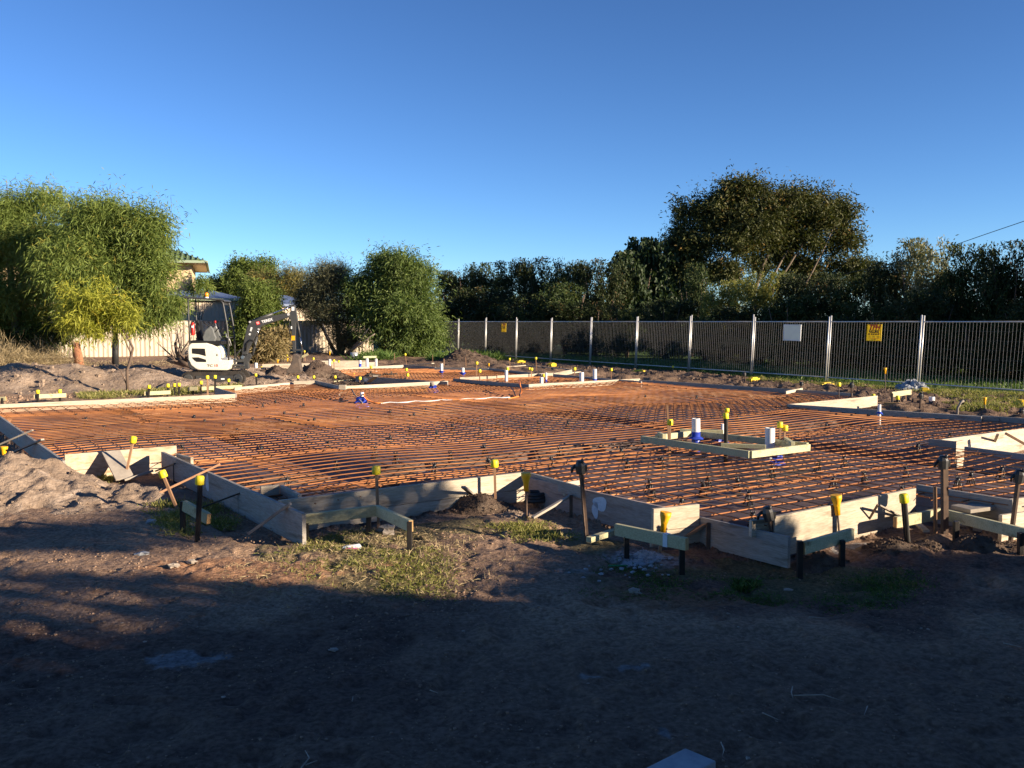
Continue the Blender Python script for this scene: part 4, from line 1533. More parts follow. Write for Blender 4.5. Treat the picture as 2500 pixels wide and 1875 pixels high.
PL = {-3: 'mesh fence panel beyond the right picture edge', -2: 'mesh fence panel next beyond the right picture edge', -1: 'mesh fence panel at the right picture edge above the lit grass', 0: 'mesh fence panel carrying the larger yellow sign',
      1: 'mesh fence panel carrying the white sign', 2: 'mesh fence panel directly left of the white sign panel', 3: 'mesh fence panel two left of the white sign',
      4: 'mesh fence panel three left of the white sign', 5: 'mesh fence panel two right of the small yellow sign', 6: 'mesh fence panel directly right of the small yellow sign', 7: 'mesh fence panel carrying the small far yellow sign',
      8: 'mesh fence panel directly left of the small yellow sign', 9: 'far mesh fence panel beside the eucalyptus', 10: 'farthest mesh fence panel behind the eucalyptus foliage', 11: 'mesh fence panel hidden behind the eucalyptus'}
for t in range(-3, 12):
    fence_panel(t, PL[t])


def sign_on_fence(name, px, yc, w_, h_, label, col, rim=True):
    # where the ray of that pixel column meets the fence plane
    d = ray(px, yc)
    k = (np.dot(FN, F0) - .06) / (FN[0] * d[0] + FN[1] * d[1])
    P = EYEP + d * k
    e = empty(name, P, label, 'sign', 'signs wired to the mesh fence')
    ex = np.array([-FD[0], -FD[1], 0])
    rot = Matrix((Vector(ex), Vector(UP), Vector(np.cross(ex, UP)))).transposed()
    mb = MB()
    mb.box((0, 0, 0), (w_, h_, .012), rot)
    mb.build('board', M[col], e, local=True, bevel=.002)
    return e, rot.to_4x4()


def tfh(px, yc, s_, label):
    e, rt = sign_on_fence('hire_sign', px, yc, .64 * s_, .6 * s_, label, 'sign_yellow')

    def tx(t, y, size, m, x=0.0, **k):
        text_obj(t, size * s_, m, e, rt @ Matrix.Translation((x * s_, y * s_, .009)), **k)

    tx('TFH', .185, .25, M['sign_red'], shear=.25, bold=.012, sx=1.05)
    mb = MB()
    mb.box((0, .085 * s_, .008), (.52 * s_, .016 * s_, .003))
    for z in (-.285, .285):
        mb.box((0, z * s_, .008), (.58 * s_, .012 * s_, .003))
    for xx in (-.29, .29):
        mb.box((xx * s_, 0, .008), (.012 * s_, .555 * s_, .003))
    o = mb.build('border_line', M['sign_black'], e, local=True)
    o.matrix_local = rt
    tx('BALLINA', .025, .11, M['sign_black'], bold=.006)
    tx('04 18 65 66 07', -.06, .095, M['sign_black'], sx=.82, bold=.004)
    mb = MB()
    for j, yy in enumerate((-.13, -.165)):
        for xx in (-.18, 0.0, .18):
            mb.box((xx * s_, yy * s_, .008), ((.13 - .01 * j) * s_, .014 * s_, .003))
    mb.box((0, -.21 * s_, .008), (.5 * s_, .016 * s_, .003), mi=1)
    mb.box((0, -.25 * s_, .008), (.25 * s_, .014 * s_, .003), mi=0)
    o = mb.build('small_print', [M['sign_black'], M['sign_red']], e, local=True)
    o.matrix_local = rt


tfh(2134, 812, .83, 'larger yellow hire sign with red letters, right of the white sign')
tfh(1230, 800, .74, 'small far yellow hire sign with red letters, near the eucalyptus')
e, rt = sign_on_fence('blank_sign', 1934, 812, .76, .53, 'plain white sign with faded writing on the mesh fence', 'sign_white')
mb = MB()
for yy, hh in ((.245, .05), (-.245, .05)):
    mb.box((0, yy, .009), (.76, .03, .004))
for xx in (-.37, .37):
    mb.box((xx, 0, .009), (.03, .46, .004))
o = mb.build('border', M['decal_white'], e, local=True)
o.matrix_local = rt
e, rt = sign_on_fence('green_sign', 1080, 803, .75, .55, 'green sign half hidden by the eucalyptus foliage', 'sign_green')
for i, (x, y, lb) in enumerate(((1269, 882, 'yellow fence foot at the third far post'), (1347, 889, 'yellow fence foot in the churned soil, fourth far post'), (1558, 907, 'yellow fence foot below a paired post near the middle'),
                                (1838, 927, 'yellow fence foot beside the double post left of the white sign'), (2015, 941, 'yellow fence foot with a soil clod by the post right of the white sign'),
                                (2257, 955, 'yellow fence foot beside the plastic wrapped bundle'), (2496, 988, 'yellow fence foot at the right picture edge'))):
    p = gp(x, y + 6)
    mb = MB()
    rot = Matrix.Rotation(R.uniform(-.5, .5) + 1, 3, 'Z')
    mb.box(p + np.array([0, 0, .06]), (.55, .2, .12), rot)
    mb.box(p + np.array([0, 0, .13]), (.3, .16, .05), rot)
    prop(mb.build('barrier_block', M['tyellow'], loc=p, bevel=.012), lb, 'fence foot', 'yellow feet of the fence')
# plastic wrapped bundle
p = gp(2228, 955)
mb = MB()
vs, fs = [], []
n1, n2 = 22, 8
for j in range(n2 + 1):
    f = j / n2 * math.pi / 2
    for i in range(n1):
        q = 2 * math.pi * i / n1
        k = math.cos(f) * (1 + .2 * math.sin(q * 2 + j * .6) + R.uniform(-.14, .14))
        vs.append((p[0] + .42 * k * math.cos(q), p[1] + .35 * k * math.sin(q), p[2] - .03 + .27 * math.sin(f) * (1 + R.uniform(-.2, .2)) + .05 * math.sin(q * 5 + j * 2)))
for j in range(n2):
    for i in range(n1):
        fs.append((j * n1 + i, j * n1 + (i + 1) % n1, (j + 1) * n1 + (i + 1) % n1, (j + 1) * n1 + i))
mb.add(vs, fs, False)
M['film'] = mat('grey_plastic_film', (.30, .32, .34), .3, (.2, .21, .23), 3, spec=.6)
prop(mb.build('plastic_bundle', M['film'], loc=p), 'crumpled grey plastic bundle at the foot of the double fence post', 'plastic bundle')
cable('overhead cable running down from the right into the trees', [D(2620, 497, 40), D(2500, 540, 42), D(2400, 574, 44), D(2320, 602, 46), D(2150, 650, 50), D(1900, 702, 56), D(1500, 760, 66)], .016, 'black_plastic', 'cable', 'power_cable')

# ------------------------------------------------------------------ mini excavator
KX, KZ = .002214 / .98, .002214
ep = gp(522.7, 940)
RZ = math.radians(6.4)
ep = ep + np.array([-math.sin(RZ), math.cos(RZ), 0]) * .38
EX = empty('mini_excavator', ep, 'cream and black mini excavator with its bucket resting on a dark soil heap', 'excavator', None, RZ)


def zx(a):
    return (a - 590) * KX


def zz(b):
    return (1345 - b) * KZ


def pz(pts):
    return [(zx(a), zz(b)) for a, b in pts]


def exb(mb, name, m, parent=None, bevel=0.0):
    return mb.build(name, M[m], parent or EX, local=True, bevel=bevel)


for sy in (-.38, .38):
    n = 40
    x0, x1, zc, rr = zx(310), zx(870), .172, .168
    prof = []
    for i in range(11):
        q = math.pi / 2 + math.pi * i / 10
        prof.append((x0 + rr * math.cos(q), zc + rr * math.sin(q)))
    for i in range(11):
        q = -math.pi / 2 + math.pi * i / 10
        prof.append((x1 + rr * math.cos(q) * .95, zc + rr * math.sin(q)))
    mb = MB()
    mb.prism(prof, sy - .115, sy + .115)
    per = []
    P = prof + [prof[0]]
    for a, b in zip(P[:-1], P[1:]):
        L = math.hypot(b[0] - a[0], b[1] - a[1])
        k = max(1, int(L / .05))
        for j in range(k):
            per.append((a[0] + (b[0] - a[0]) * j / k, a[1] + (b[1] - a[1]) * j / k, math.atan2(b[1] - a[1], b[0] - a[0])))
    for x, z, an in per[::1]:
        mb.box((x, sy, z), (.022, .232, .026), Matrix.Rotation(-an, 3, 'Y'))
    tr = exb(mb, 'track', 'track')
    s_ = -1 if sy < 0 else 1
    f_ = sy + s_ * .118
    mb = MB()
    mb.box(((zx(395) + zx(885)) / 2, f_, .165), (zx(885) - zx(395), .03, .17))
    exb(mb, 'track_frame', 'dark_metal', tr, .02)
    for cx in (zx(312), zx(868)):
        mb = MB()
        mb.tube([(cx, f_ - .015, zc), (cx, f_ + .02 * s_, zc)], [.125, .11], 20)
        mb.tube([(cx, f_ + .0, zc), (cx, f_ + .035 * s_, zc)], .05, 14)
        exb(mb, 'sprocket', 'dark_metal', tr)
    mb = MB()
    mb.box((zx(700), f_ + s_ * .017, .165), (.09, .006, .035))
    exb(mb, 'sticker', 'decal_white', tr)
mb = MB()
mb.box((zx(580), 0, .30), (.75, .62, .14))
mb.tube([(zx(580), 0, .36), (zx(580), 0, .43)], .3, 24)
exb(mb, 'undercarriage', 'black_part')
body = pz([(322, 880), (350, 853), (520, 850), (580, 868), (630, 895), (655, 930), (672, 985), (678, 1050), (788, 1052), (785, 1100), (765, 1160), (745, 1172), (440, 1166), (395, 1150), (345, 1108), (316, 1040), (312, 940)])
mb = MB()
mb.prism(body, -.47, .47)
bo = exb(mb, 'body', 'white_paint', None, .035)
mb = MB()
mb.prism(pz([(308, 1010), (330, 1070), (375, 1120), (430, 1160), (350, 1160), (318, 1130), (306, 1080)]), -.45, .45)
exb(mb, 'counterweight', 'dark_metal', None, .02)
for pts in ([(362, 912), (505, 915), (515, 1003), (440, 982), (362, 972)], [(358, 1017), (430, 1016), (515, 1044), (516, 1073), (410, 1070), (385, 1050)]):
    mb = MB()
    mb.prism(pz(pts), -.478, -.462)
    exb(mb, 'side_vent', 'black_part', bo, .004)
mb = MB()
mb.box((zx(640), -.474, zz(990)), (.018, .012, .045))
exb(mb, 'latch', 'black_part', bo)
mb = MB()
mb.box((zx(718), -.2, zz(1038)), (.16, .5, .06))
exb(mb, 'floor_plate', 'galv', None, .01)
FT = Matrix.Rotation(math.pi / 2, 4, 'X')
text_obj('TC', .085, M['dark_metal'], bo, Matrix.Translation((zx(557), -.4745, zz(1115))) @ FT, sx=1.35, bold=.002, name='model_lettering')
text_obj('15', .085, M['red'], bo, Matrix.Translation((zx(625), -.4745, zz(1115))) @ FT, sx=1.25, bold=.002, name='model_lettering')
# canopy
mb = MB()
roof = pz([(272, 318), (290, 308), (690, 338), (730, 350), (735, 368), (690, 352), (285, 328)])
mb.prism(roof, -.46, .46)
cn = exb(mb, 'canopy_roof', 'dark_metal', None, .008)
for sy in (-.43, .43):
    mb = MB()
    mb.tube([(zx(328), sy, zz(325)), (zx(328), sy, zz(560)), (zx(336), sy, zz(865))], .02, 8)
    exb(mb, 'rear_post', 'dark_metal')
    mb = MB()
    mb.tube([(zx(640), sy, zz(342)), (zx(690), sy, zz(352)), (zx(712), sy, zz(385)), (zx(722), sy, zz(440)), (zx(752), sy, zz(640)), (zx(764), sy, zz(800)), (zx(764), sy, zz(1052))], .022, 10)
    exb(mb, 'front_post', 'dark_metal')
for k in range(5):
    f = k / 4
    mb = MB()
    x, z = zx(690 + 26 * f), zz(352 + 48 * f)
    mb.tube([(x, -.43, z), (x, .43, z)], .012, 6)
    exb(mb, 'roof_bar', 'dark_metal', cn)
mb = MB()
mb.tube([(zx(762), -.43, zz(790)), (zx(762), .43, zz(790))], .012, 6)
exb(mb, 'hand_rail', 'dark_metal')
mb = MB()
c = (zx(520), -.3)
mb.tube([(c[0], c[1], zz(330)), (c[0], c[1], zz(312))], .05, 14)
bc = exb(mb, 'beacon', 'decal_white')
mb = MB()
mb.tube([(c[0], c[1], zz(312)), (c[0], c[1], zz(275)), (c[0], c[1], zz(262))], [.052, .05, .032], 16)
exb(mb, 'lens', 'amber', bc)
# seat, console, levers, extinguisher
mb = MB()
mb.prism(pz([(382, 600), (400, 575), (418, 590), (430, 700), (448, 770), (440, 830), (398, 830), (385, 700)]), -.22, .22)
st = exb(mb, 'seat', 'black_part', None, .02)
mb = MB()
mb.prism(pz([(430, 790), (560, 800), (570, 850), (430, 850)]), -.23, .23)
exb(mb, 'seat_cushion', 'black_part', st, .02)
mb = MB()
mb.prism(pz([(335, 820), (690, 830), (690, 870), (335, 870)]), -.4, .4)
exb(mb, 'seat_base', 'black_part', None, .01)
M['console'] = mat('grey_console_plastic', (.11, .12, .12), .6, (.15, .155, .15), 8)
for sy in (-.3, .3):
    mb = MB()
    mb.prism(pz([(470, 780), (500, 700), (560, 650), (590, 690), (610, 760), (625, 790), (600, 845), (480, 845)]), sy - .06, sy + .06)
    cs = exb(mb, 'console', 'console', None, .02)
    mb = MB()
    mb.tube([(zx(545), sy, zz(660)), (zx(500), sy, zz(625)), (zx(470), sy, zz(600))], .012, 6)
    mb.tube([(zx(600), sy, zz(730)), (zx(625), sy, zz(700)), (zx(650), sy, zz(672))], [.01, .012, .018], 6)
    exb(mb, 'control_lever', 'black_part', cs)
mb = MB()
mb.tube([(zx(605), .05, zz(725)), (zx(580), .05, zz(615))], .008, 6)
kv = exb(mb, 'blade_lever', 'galv')
mb = MB()
mb.tube([(zx(581), .05, zz(618)), (zx(578), .05, zz(590))], [.02, .024], 10)
exb(mb, 'red_knob', 'red', kv)
for sy in (-.12, .12):
    mb = MB()
    mb.tube([(zx(755), sy, zz(890)), (zx(728), sy, zz(800)), (zx(710), sy, zz(740))], .01, 6)
    exb(mb, 'travel_lever', 'galv')
mb = MB()
c = (zx(362), -.33)
mb.tube([(c[0], c[1], zz(760)), (c[0], c[1], zz(750)), (c[0], c[1], zz(640)), (c[0], c[1], zz(622)), (c[0], c[1], zz(610))], [.046, .05, .05, .035, .018], 16)
fe = exb(mb, 'fire_extinguisher', 'red')
mb = MB()
mb.box((c[0], c[1], zz(602)), (.07, .03, .03))
mb.tube([(c[0] - .03, c[1], zz(605)), (c[0] - .06, c[1], zz(640)), (c[0] - .055, c[1], zz(740))], .01, 6)
exb(mb, 'valve', 'black_part', fe)
mb = MB()
mb.box((c[0] + .005, c[1] - .05, zz(660)), (.05, .006, .05))
exb(mb, 'sticker', 'decal_white', fe)
# boom foot
mb = MB()
mb.prism(pz([(770, 1085), (960, 1080), (1000, 1000), (985, 985), (900, 980), (860, 1040), (780, 1060)]), -.09, .09)
mb.box((zx(850), 0, zz(1120)), (.3, .3, .05))
mb.box((zx(880), 0, zz(1150)), (.36, .24, .05))
mb.box((zx(930), .0, zz(1120)), (.12, .2, .2))
exb(mb, 'swing_bracket', 'dark_metal', None, .008)
mb = MB()
mb.tube([(zx(895), -.115, zz(1025)), (zx(895), .115, zz(1025))], .046, 16)
exb(mb, 'pivot_pin', 'chrome')
mb = MB()
mb.tube([(zx(800), -.06, zz(1110)), (zx(940), -.06, zz(1115))], .014, 8)
exb(mb, 'hydraulic_pipe', 'chrome')
mb = MB()
mb.prism(pz([(885, 1015), (890, 930), (950, 660), (1000, 592), (1090, 562), (1405, 497), (1440, 515), (1438, 545), (1150, 640), (1100, 670), (1060, 740), (965, 930), (945, 1010)]), -.09, .09)
bm_ = exb(mb, 'boom', 'dark_metal', None, .01)
an = math.atan2(zz(560) - zz(618), zx(1265) - zx(1060))
FR = Matrix.Rotation(-an, 4, 'Y')
text_obj('TEREX', .095, M['decal_white'], bm_, Matrix.Translation((zx(1182), -.0945, zz(590))) @ FR @ FT, sx=1.05, bold=.003, name='maker_lettering')
mb = MB()
mb.box((0, 0, 0), (.092, .004, .085))
o = exb(mb, 'maker_logo', 'red', bm_)
o.matrix_local = Matrix.Translation((zx(1076), -.0935, zz(618))) @ FR
mb = MB()
for z in (-.018, .004, .024):
    mb.box((0, 0, z), (.06, .004, .008))
o = exb(mb, 'logo_bars', 'decal_white', bm_)
o.matrix_local = Matrix.Translation((zx(1076), -.0965, zz(618))) @ FR
an2 = math.atan2(zz(650) - zz(770), zx(1010) - zx(975))
mb = MB()
for x, l in ((-.09, .07), (.05, .13)):
    for k in range(int(l / .028)):
        mb.box((x - l / 2 + k * .028 + .012, 0, 0), (.02, .004, .045))
o = exb(mb, 'worn_decal', 'decal_white', bm_)
o.matrix_local = Matrix.Translation((zx(993), -.0935, zz(708))) @ Matrix.Rotation(-an2, 4, 'Y')


def ram(name, a, b, f=.55, r1=.036, r2=.019, y=0.0):
    A, B = np.array([zx(a[0]), y, zz(a[1])]), np.array([zx(b[0]), y, zz(b[1])])
    mb = MB()
    mb.tube([A, A + (B - A) * f], r1, 12)
    o = exb(mb, name, 'dark_metal')
    mb = MB()
    mb.tube([A + (B - A) * f, B], r2, 10)
    exb(mb, 'rod', 'chrome', o)
    return o


ram('arm_ram', (985, 605), (1450, 425), .55, .038, .02)
ram('boom_ram', (1000, 1000), (1078, 690), .7, .036, .02)
ram('bucket_ram', (1522, 595), (1576, 935), .55, .028, .016)
mb = MB()
mb.tube([(zx(985), -.1, zz(605)), (zx(985), .1, zz(605))], .028, 12)
mb.tube([(zx(1425), -.1, zz(515)), (zx(1425), .1, zz(515))], .034, 12)
mb.tube([(zx(1080), -.1, zz(690)), (zx(1080), .1, zz(690))], .022, 12)
exb(mb, 'boom_pins', 'galv_bright', bm_)
mb = MB()
mb.prism(pz([(1448, 410), (1475, 395), (1500, 405), (1515, 480), (1530, 590), (1512, 620), (1502, 800), (1500, 970), (1470, 970), (1462, 800), (1452, 600), (1425, 540), (1430, 500), (1455, 470)]), -.065, .065)
ar = exb(mb, 'arm', 'dark_metal', None, .008)
mb = MB()
mb.box((zx(1476), -.068, zz(797)), (.09, .006, .12))
exb(mb, 'amber_sticker', 'reflector', ar)
mb = MB()
mb.box((zx(1478), -.068, zz(447)), (.07, .006, .10))
mb.box((zx(1458), -.068, zz(672)), (.03, .006, .07))
exb(mb, 'white_sticker', 'decal_white', ar)
mb = MB()
mb.tube([(zx(880), -.13, zz(930)), (zx(830), -.13, zz(985)), (zx(825), -.12, zz(1020)), (zx(845), -.1, zz(1050))], .022, 8)
mb.tube([(zx(930), -.1, zz(950)), (zx(945), -.11, zz(860)), (zx(985), -.11, zz(818)), (zx(1030), -.1, zz(830)), (zx(1040), -.1, zz(900))], .018, 8)
mb.tube([(zx(1435), -.08, zz(540)), (zx(1430), -.08, zz(700)), (zx(1450), -.07, zz(800))], .012, 8)
exb(mb, 'hose', 'black_part', None)
mb = MB()
for sy in (-.07, .07):
    mb.beam((zx(1482), sy, zz(940)), (zx(1578), sy, zz(938)), .02, .04, (0, 0, 1))
    mb.beam((zx(1578), sy, zz(938)), (zx(1556), sy, zz(1030)), .02, .04, (0, 1, 0))
for a, b in ((1482, 942), (1578, 938)):
    mb.tube([(zx(a), -.09, zz(b)), (zx(a), .09, zz(b))], .025, 10)
exb(mb, 'linkage', 'dark_metal')
M['bucket'] = mat('soil_worn_bucket_steel', (.13, .095, .07), .65, (.06, .05, .045), 6, spec=.4)
mb = MB()
mb.prism(pz([(1478, 985), (1510, 985), (1560, 1020), (1545, 1050), (1570, 1190), (1555, 1215), (1400, 1215), (1398, 1180), (1440, 1130), (1470, 1060)]), -.2, .2)
exb(mb, 'bucket', 'bucket', None, .012)
mb = MB()
for k in range(4):
    mb.box((zx(1405), -.16 + k * .107, zz(1225)), (.05, .045, .06), Matrix.Rotation(.6, 3, 'Y'))
exb(mb, 'bucket_teeth', 'bucket')

# ------------------------------------------------------------------ boundary fence, sheds, house
BA, BB = np.array([-24.5, 40.2]), np.array([-7.6, 50.3])
bd = (BB - BA) / np.linalg.norm(BB - BA)
e = empty('boundary_fence', (BA[0], BA[1], 0), 'ribbed cream steel boundary fence behind the excavator and the acacias', 'fence')
ln = float(np.linalg.norm(BB - BA))
np_ = 8
bn = np.array([bd[1], -bd[0]])
for i in range(np_):
    a, b = BA + bd * ln * i / np_, BA + bd * ln * (i + 1) / np_
    mb = MB()
    n = 12
    vs, fs = [], []
    for k in range(n * 4 + 1):
        P = a + (b - a) * k / (n * 4) + bn * (.035 if k % 4 in (1, 2) else 0)
        vs += [(P[0], P[1], -.2), (P[0], P[1], 1.66)]
    for k in range(n * 4):
        fs.append((2 * k, 2 * k + 2, 2 * k + 3, 2 * k + 1))
    mb.add(vs, fs)
    mb.build('steel_panel', M['colorbond'], e)
    mb = MB()
    for z in (1.67, -.1):
        mb.beam(V2(a, z), V2(b, z), .06, .05)
    mb.box(V2(b + bn * .02, .75), (.06, .06, 1.9), Matrix.Rotation(math.atan2(bd[1], bd[0]), 3, 'Z'))
    mb.build('panel_frame', M['colorbond_dark'], e)


def shed(label, x0, x1, Y, z_e, z_r, depth, over=.25, px=True):
    """gable-less skillion shed: front wall from pixel columns x0..x1 at distance Y"""
    A, B = D(x0, 785, Y), D(x1, 785, Y * 1.04)
    d = nrm((B - A) * np.array([1, 1, 0]))
    nb = np.array([-d[1], d[0], 0])
    e = empty('garden_shed', (A[0], A[1], 0), label, 'shed')
    mb = MB()
    c = (A + B) / 2 + nb * depth / 2
    L = np.linalg.norm((B - A)[:2])
    rot = Matrix.Rotation(math.atan2(d[1], d[0]), 3, 'Z')
    mb.box((c[0], c[1], z_e / 2 - .1), (L, depth, z_e + .2), rot)
    n = int(L / .2)
    for k in range(n + 1):
        P = A + (B - A) * k / n - nb * .01
        mb.box((P[0], P[1], z_e / 2 - .1), (.03, .03, z_e), rot)
    mb.build('wall', M['shed_wall'], e)
    mb = MB()
    a, b = A - d * over - nb * over, B + d * over - nb * over
    hip = min(depth * .5, L * .3)
    r0, r1 = A + d * hip + nb * depth / 2, B - d * hip + nb * depth / 2
    a2, b2 = A - d * over + nb * (depth + over), B + d * over + nb * (depth + over)
    vs = [V2(a, z_e), V2(b, z_e), V2(r1, z_r), V2(r0, z_r), V2(a2, z_e), V2(b2, z_e)]
    mb.add(vs, [(0, 1, 2, 3), (4, 0, 3), (1, 5, 2), (5, 4, 3, 2), (0, 4, 5, 1)])
    rf = mb.build('roof', M['shed_roof'], e)
    k = MB()
    k.beam(V2(a, z_e - .02), V2(b, z_e - .02), .1, .12)
    k.build('gutter', M['gutter' if 'green' in label else 'shed_roof'], rf)


shed('cream shed with a blue grey roof and pale green gutter behind the excavator canopy', 392, 596, 47.3, 2.82, 3.3, 3.2)
shed('shaded shed with a slate blue hipped roof behind the excavator boom', 672, 768, 49.8, 2.55, 3.12, 3)

e = empty('brick_house', (-20.1, 61.05, 0), 'cream brick house with a green tiled hip roof rising over the acacia', 'house', None, math.radians(17.5))
hx0, hx1, hy0, hy1, hz = -36.0, -21.05, 62.0, 73.0, 5.5
mb = MB()
mb.box(((hx0 + hx1) / 2, (hy0 + hy1) / 2, hz / 2 - .2), (hx1 - hx0, hy1 - hy0, hz + .4))
mb.build('wall', M['brick'], e)
ov = .95
x0, x1, y0, y1 = hx0 - ov, hx1 + ov, hy0 - ov, hy1 + ov
half = (y1 - y0) / 2
rz_ = hz + .1 + half * .40
nC = 16
mb = MB()


def roof_pt(f):
    return (x0 + half * f, x1 - half * f, y0 + half * f, y1 - half * f, hz + .1 + (rz_ - hz - .1) * f)


for k in range(nC):
    a, b = roof_pt(k / nC), roof_pt(min(1, (k + 1.12) / nC))
    za, zb = a[4] + .06, b[4] + .0
    vs = [(a[0], a[2], za), (a[1], a[2], za), (b[1], b[2], zb), (b[0], b[2], zb), (a[0], a[3], za), (a[1], a[3], za), (b[1], b[3], zb), (b[0], b[3], zb),
          (a[0], a[2], za - .08), (a[1], a[2], za - .08), (a[1], a[3], za - .08), (a[0], a[3], za - .08)]
    mb.add(vs, [(0, 1, 2, 3), (1, 5, 6, 2), (5, 4, 7, 6), (4, 0, 3, 7), (8, 9, 1, 0), (9, 10, 5, 1), (10, 11, 4, 5), (11, 8, 0, 4)])
for k in range(int((x1 - x0) / .33)):
    xx = x0 + .33 * k + .15
    f = min(1, (xx - x0) / half, (x1 - xx) / half)
    mb.tube([(xx, y0, hz + .19), (xx, y0 + half * f * .98, hz + .19 + (rz_ - hz - .1) * f * .98)], .06, 5)
rf = mb.build('roof', M['roof_green'], e)
mb = MB()
mb.beam((x0, y0 - .05, hz + .06), (x1 + .05, y0 - .05, hz + .06), .12, .16)
mb.beam((x1 + .05, y0 - .05, hz + .06), (x1 + .05, y1, hz + .06), .12, .16)
mb.build('gutter', M['gutter'], rf)
mb = MB()
mb.box(((x0 + x1) / 2, (y0 + y1) / 2, hz + .01), (x1 - x0 - .1, y1 - y0 - .1, .04))
mb.build('eave', M['eave'], rf)

# ------------------------------------------------------------------ trees and shrubs


def LB(px, py, Y, rx, ry, rd=None):
    c = D(px, py, Y)
    k = Y / F_PX
    return (c[0], c[1], c[2], rx * k, (rd if rd is not None else rx) * k, ry * k)


def lobes(Y, *ls):
    r = random.Random(int(Y * 10))
    return [LB(l[0], l[1], Y + (l[4] if len(l) > 4 else r.uniform(-.8, .8)), l[2], l[3]) for l in ls]


def PT(px, py, Y, r):
    p = D(px, py, Y)
    return (p[0], p[1], p[2], r)


def base_at(px, Y, dz=0.0):
    x = (px - 1250) / F_PX * Y
    return np.array([x, Y, float(gz(x, Y)) + dz])


tree('acacia_tree', 'big feathery green acacia leaning in at the left picture edge', 'tree', base_at(40, 33),
     lobes(33, (-90, 640, 130, 120), (10, 545, 90, 70), (110, 515, 100, 48), (50, 590, 110, 70), (140, 600, 100, 100), (-30, 740, 120, 80), (70, 710, 120, 90), (130, 760, 80, 60), (20, 505, 70, 35)),
     'acacia_leaf', 3000, 28, .2, .026, trunk=.16, bark='bark_grey', seed=21, wisps=170, clump=.42, droop=.45, shell=.55)
ar_ = tree('acacia_tree', 'rounded feathery green acacia with a black wrapped trunk before the cream fence', 'tree', base_at(282, 30, .25),
           lobes(30, (240, 555, 100, 75), (330, 590, 80, 95), (200, 640, 110, 90), (355, 690, 62, 85), (290, 690, 100, 90), (400, 738, 46, 42), (345, 770, 70, 40), (230, 740, 80, 60), (280, 525, 70, 40)),
           'acacia_leaf', 3200, 28, .19, .025, bark='bark', seed=22, wisps=190, clump=.38, droop=.45, shell=.55,
           stems=[[PT(282, 900, 30, .09), PT(281, 850, 30, .085), PT(283, 800, 30, .08)], [PT(283, 805, 30, .075), PT(262, 740, 30, .06), PT(235, 640, 30, .04)],
                  [PT(283, 805, 30, .075), PT(305, 730, 30, .08), PT(330, 620, 30, .03)], [PT(283, 800, 30, .06), PT(350, 740, 30, .05), PT(400, 690, 30, .02)],
                  [PT(150, 700, 30, .05), PT(120, 650, 30, .05), PT(95, 605, 30, .03)]])
mb = MB()
mb.tube([D(281.5, 893, 30), D(282, 828, 30)], .105, 12)
mb.build('trunk_wrap', M['wrap'], ar_)
p = base_at(187, 30, .3)
e = empty('tree_stump', p, 'reddish tree stump with a fresh orange cut top before the cream fence', 'stump')
mb = MB()
mb.tube([D(195, 900, 30), D(190, 865, 30), D(184, 838, 30)], [.15, .135, .125], 12)
mb.build('stump_trunk', M['stump'], e)
mb = MB()
mb.tube([D(184, 838, 30), D(183.5, 834, 30)], [.125, .11], 12)
mb.build('cut_face', M['cut_wood'], e)
mb = MB()
mb.tube([D(180, 842, 29.8), D(170, 824, 29.8), D(160, 800, 29.8), D(150, 770, 30)], [.06, .05, .035, .02], 8)
mb.build('side_branch', M['bark'], e)
sb = gp(312, 958)
Ys = sb[1]
tree('acacia_sapling', 'yellow green acacia sapling with a thin bent stem on the soil bank', 'tree', sb,
     lobes(Ys, (225, 730, 55, 36, 0), (170, 715, 22, 24, 0), (270, 745, 55, 36, 0), (190, 770, 55, 30, 0), (245, 690, 18, 26, 0), (300, 780, 40, 35, 0), (155, 800, 28, 22, 0), (240, 790, 60, 25, 0), (165, 745, 20, 14, 0), (330, 745, 20, 30, 0)),
     'sapling_leaf', 300, 22, .17, .022, seed=23, clump=.24, droop=.5, shell=.6,
     stems=[[PT(312, 965, Ys, .04), PT(310, 905, Ys, .036), PT(318, 880, Ys, .034), PT(325, 850, Ys, .03), PT(310, 820, Ys, .026), PT(290, 790, Ys, .02), PT(275, 740, Ys, .012)],
            [PT(318, 880, Ys, .022), PT(322, 868, Ys, .02), PT(298, 815, Ys, .016), PT(260, 780, Ys, .01), PT(220, 730, Ys, .006)],
            [PT(311, 945, Ys, .015), PT(295, 905, Ys, .012), PT(262, 880, Ys, .006)], [PT(300, 800, Ys, .014), PT(298, 740, Ys, .01), PT(285, 700, Ys, .005)],
            [PT(285, 800, Ys, .012), PT(230, 780, Ys, .008), PT(160, 790, Ys, .004)]])
tree('shrub', 'dark shrub in shadow under the acacia at the left picture edge', 'shrub', base_at(50, 33),
     lobes(33, (20, 810, 80, 50), (100, 815, 70, 40), (-40, 800, 90, 60), (60, 845, 70, 25), (150, 800, 40, 35)), 'dark_leaf', 700, 26, .2, .04, trunk=.04, seed=24, clump=.35)
V_, t_ = crown_quads(lobes(29.5, (60, 878, 110, 12), (-20, 872, 90, 16), (140, 882, 60, 8)), 300, 22, .32, .01, clump=.3, seed=25, droop=.0, sub=0)
prop(quads('dry_straw', V_, M['straw_leaf'], t_, loc=D(60, 880, 29.5)), 'tangled dry straw and cut grass at the left, behind the soil bank', 'dry grass', None, 'stuff')


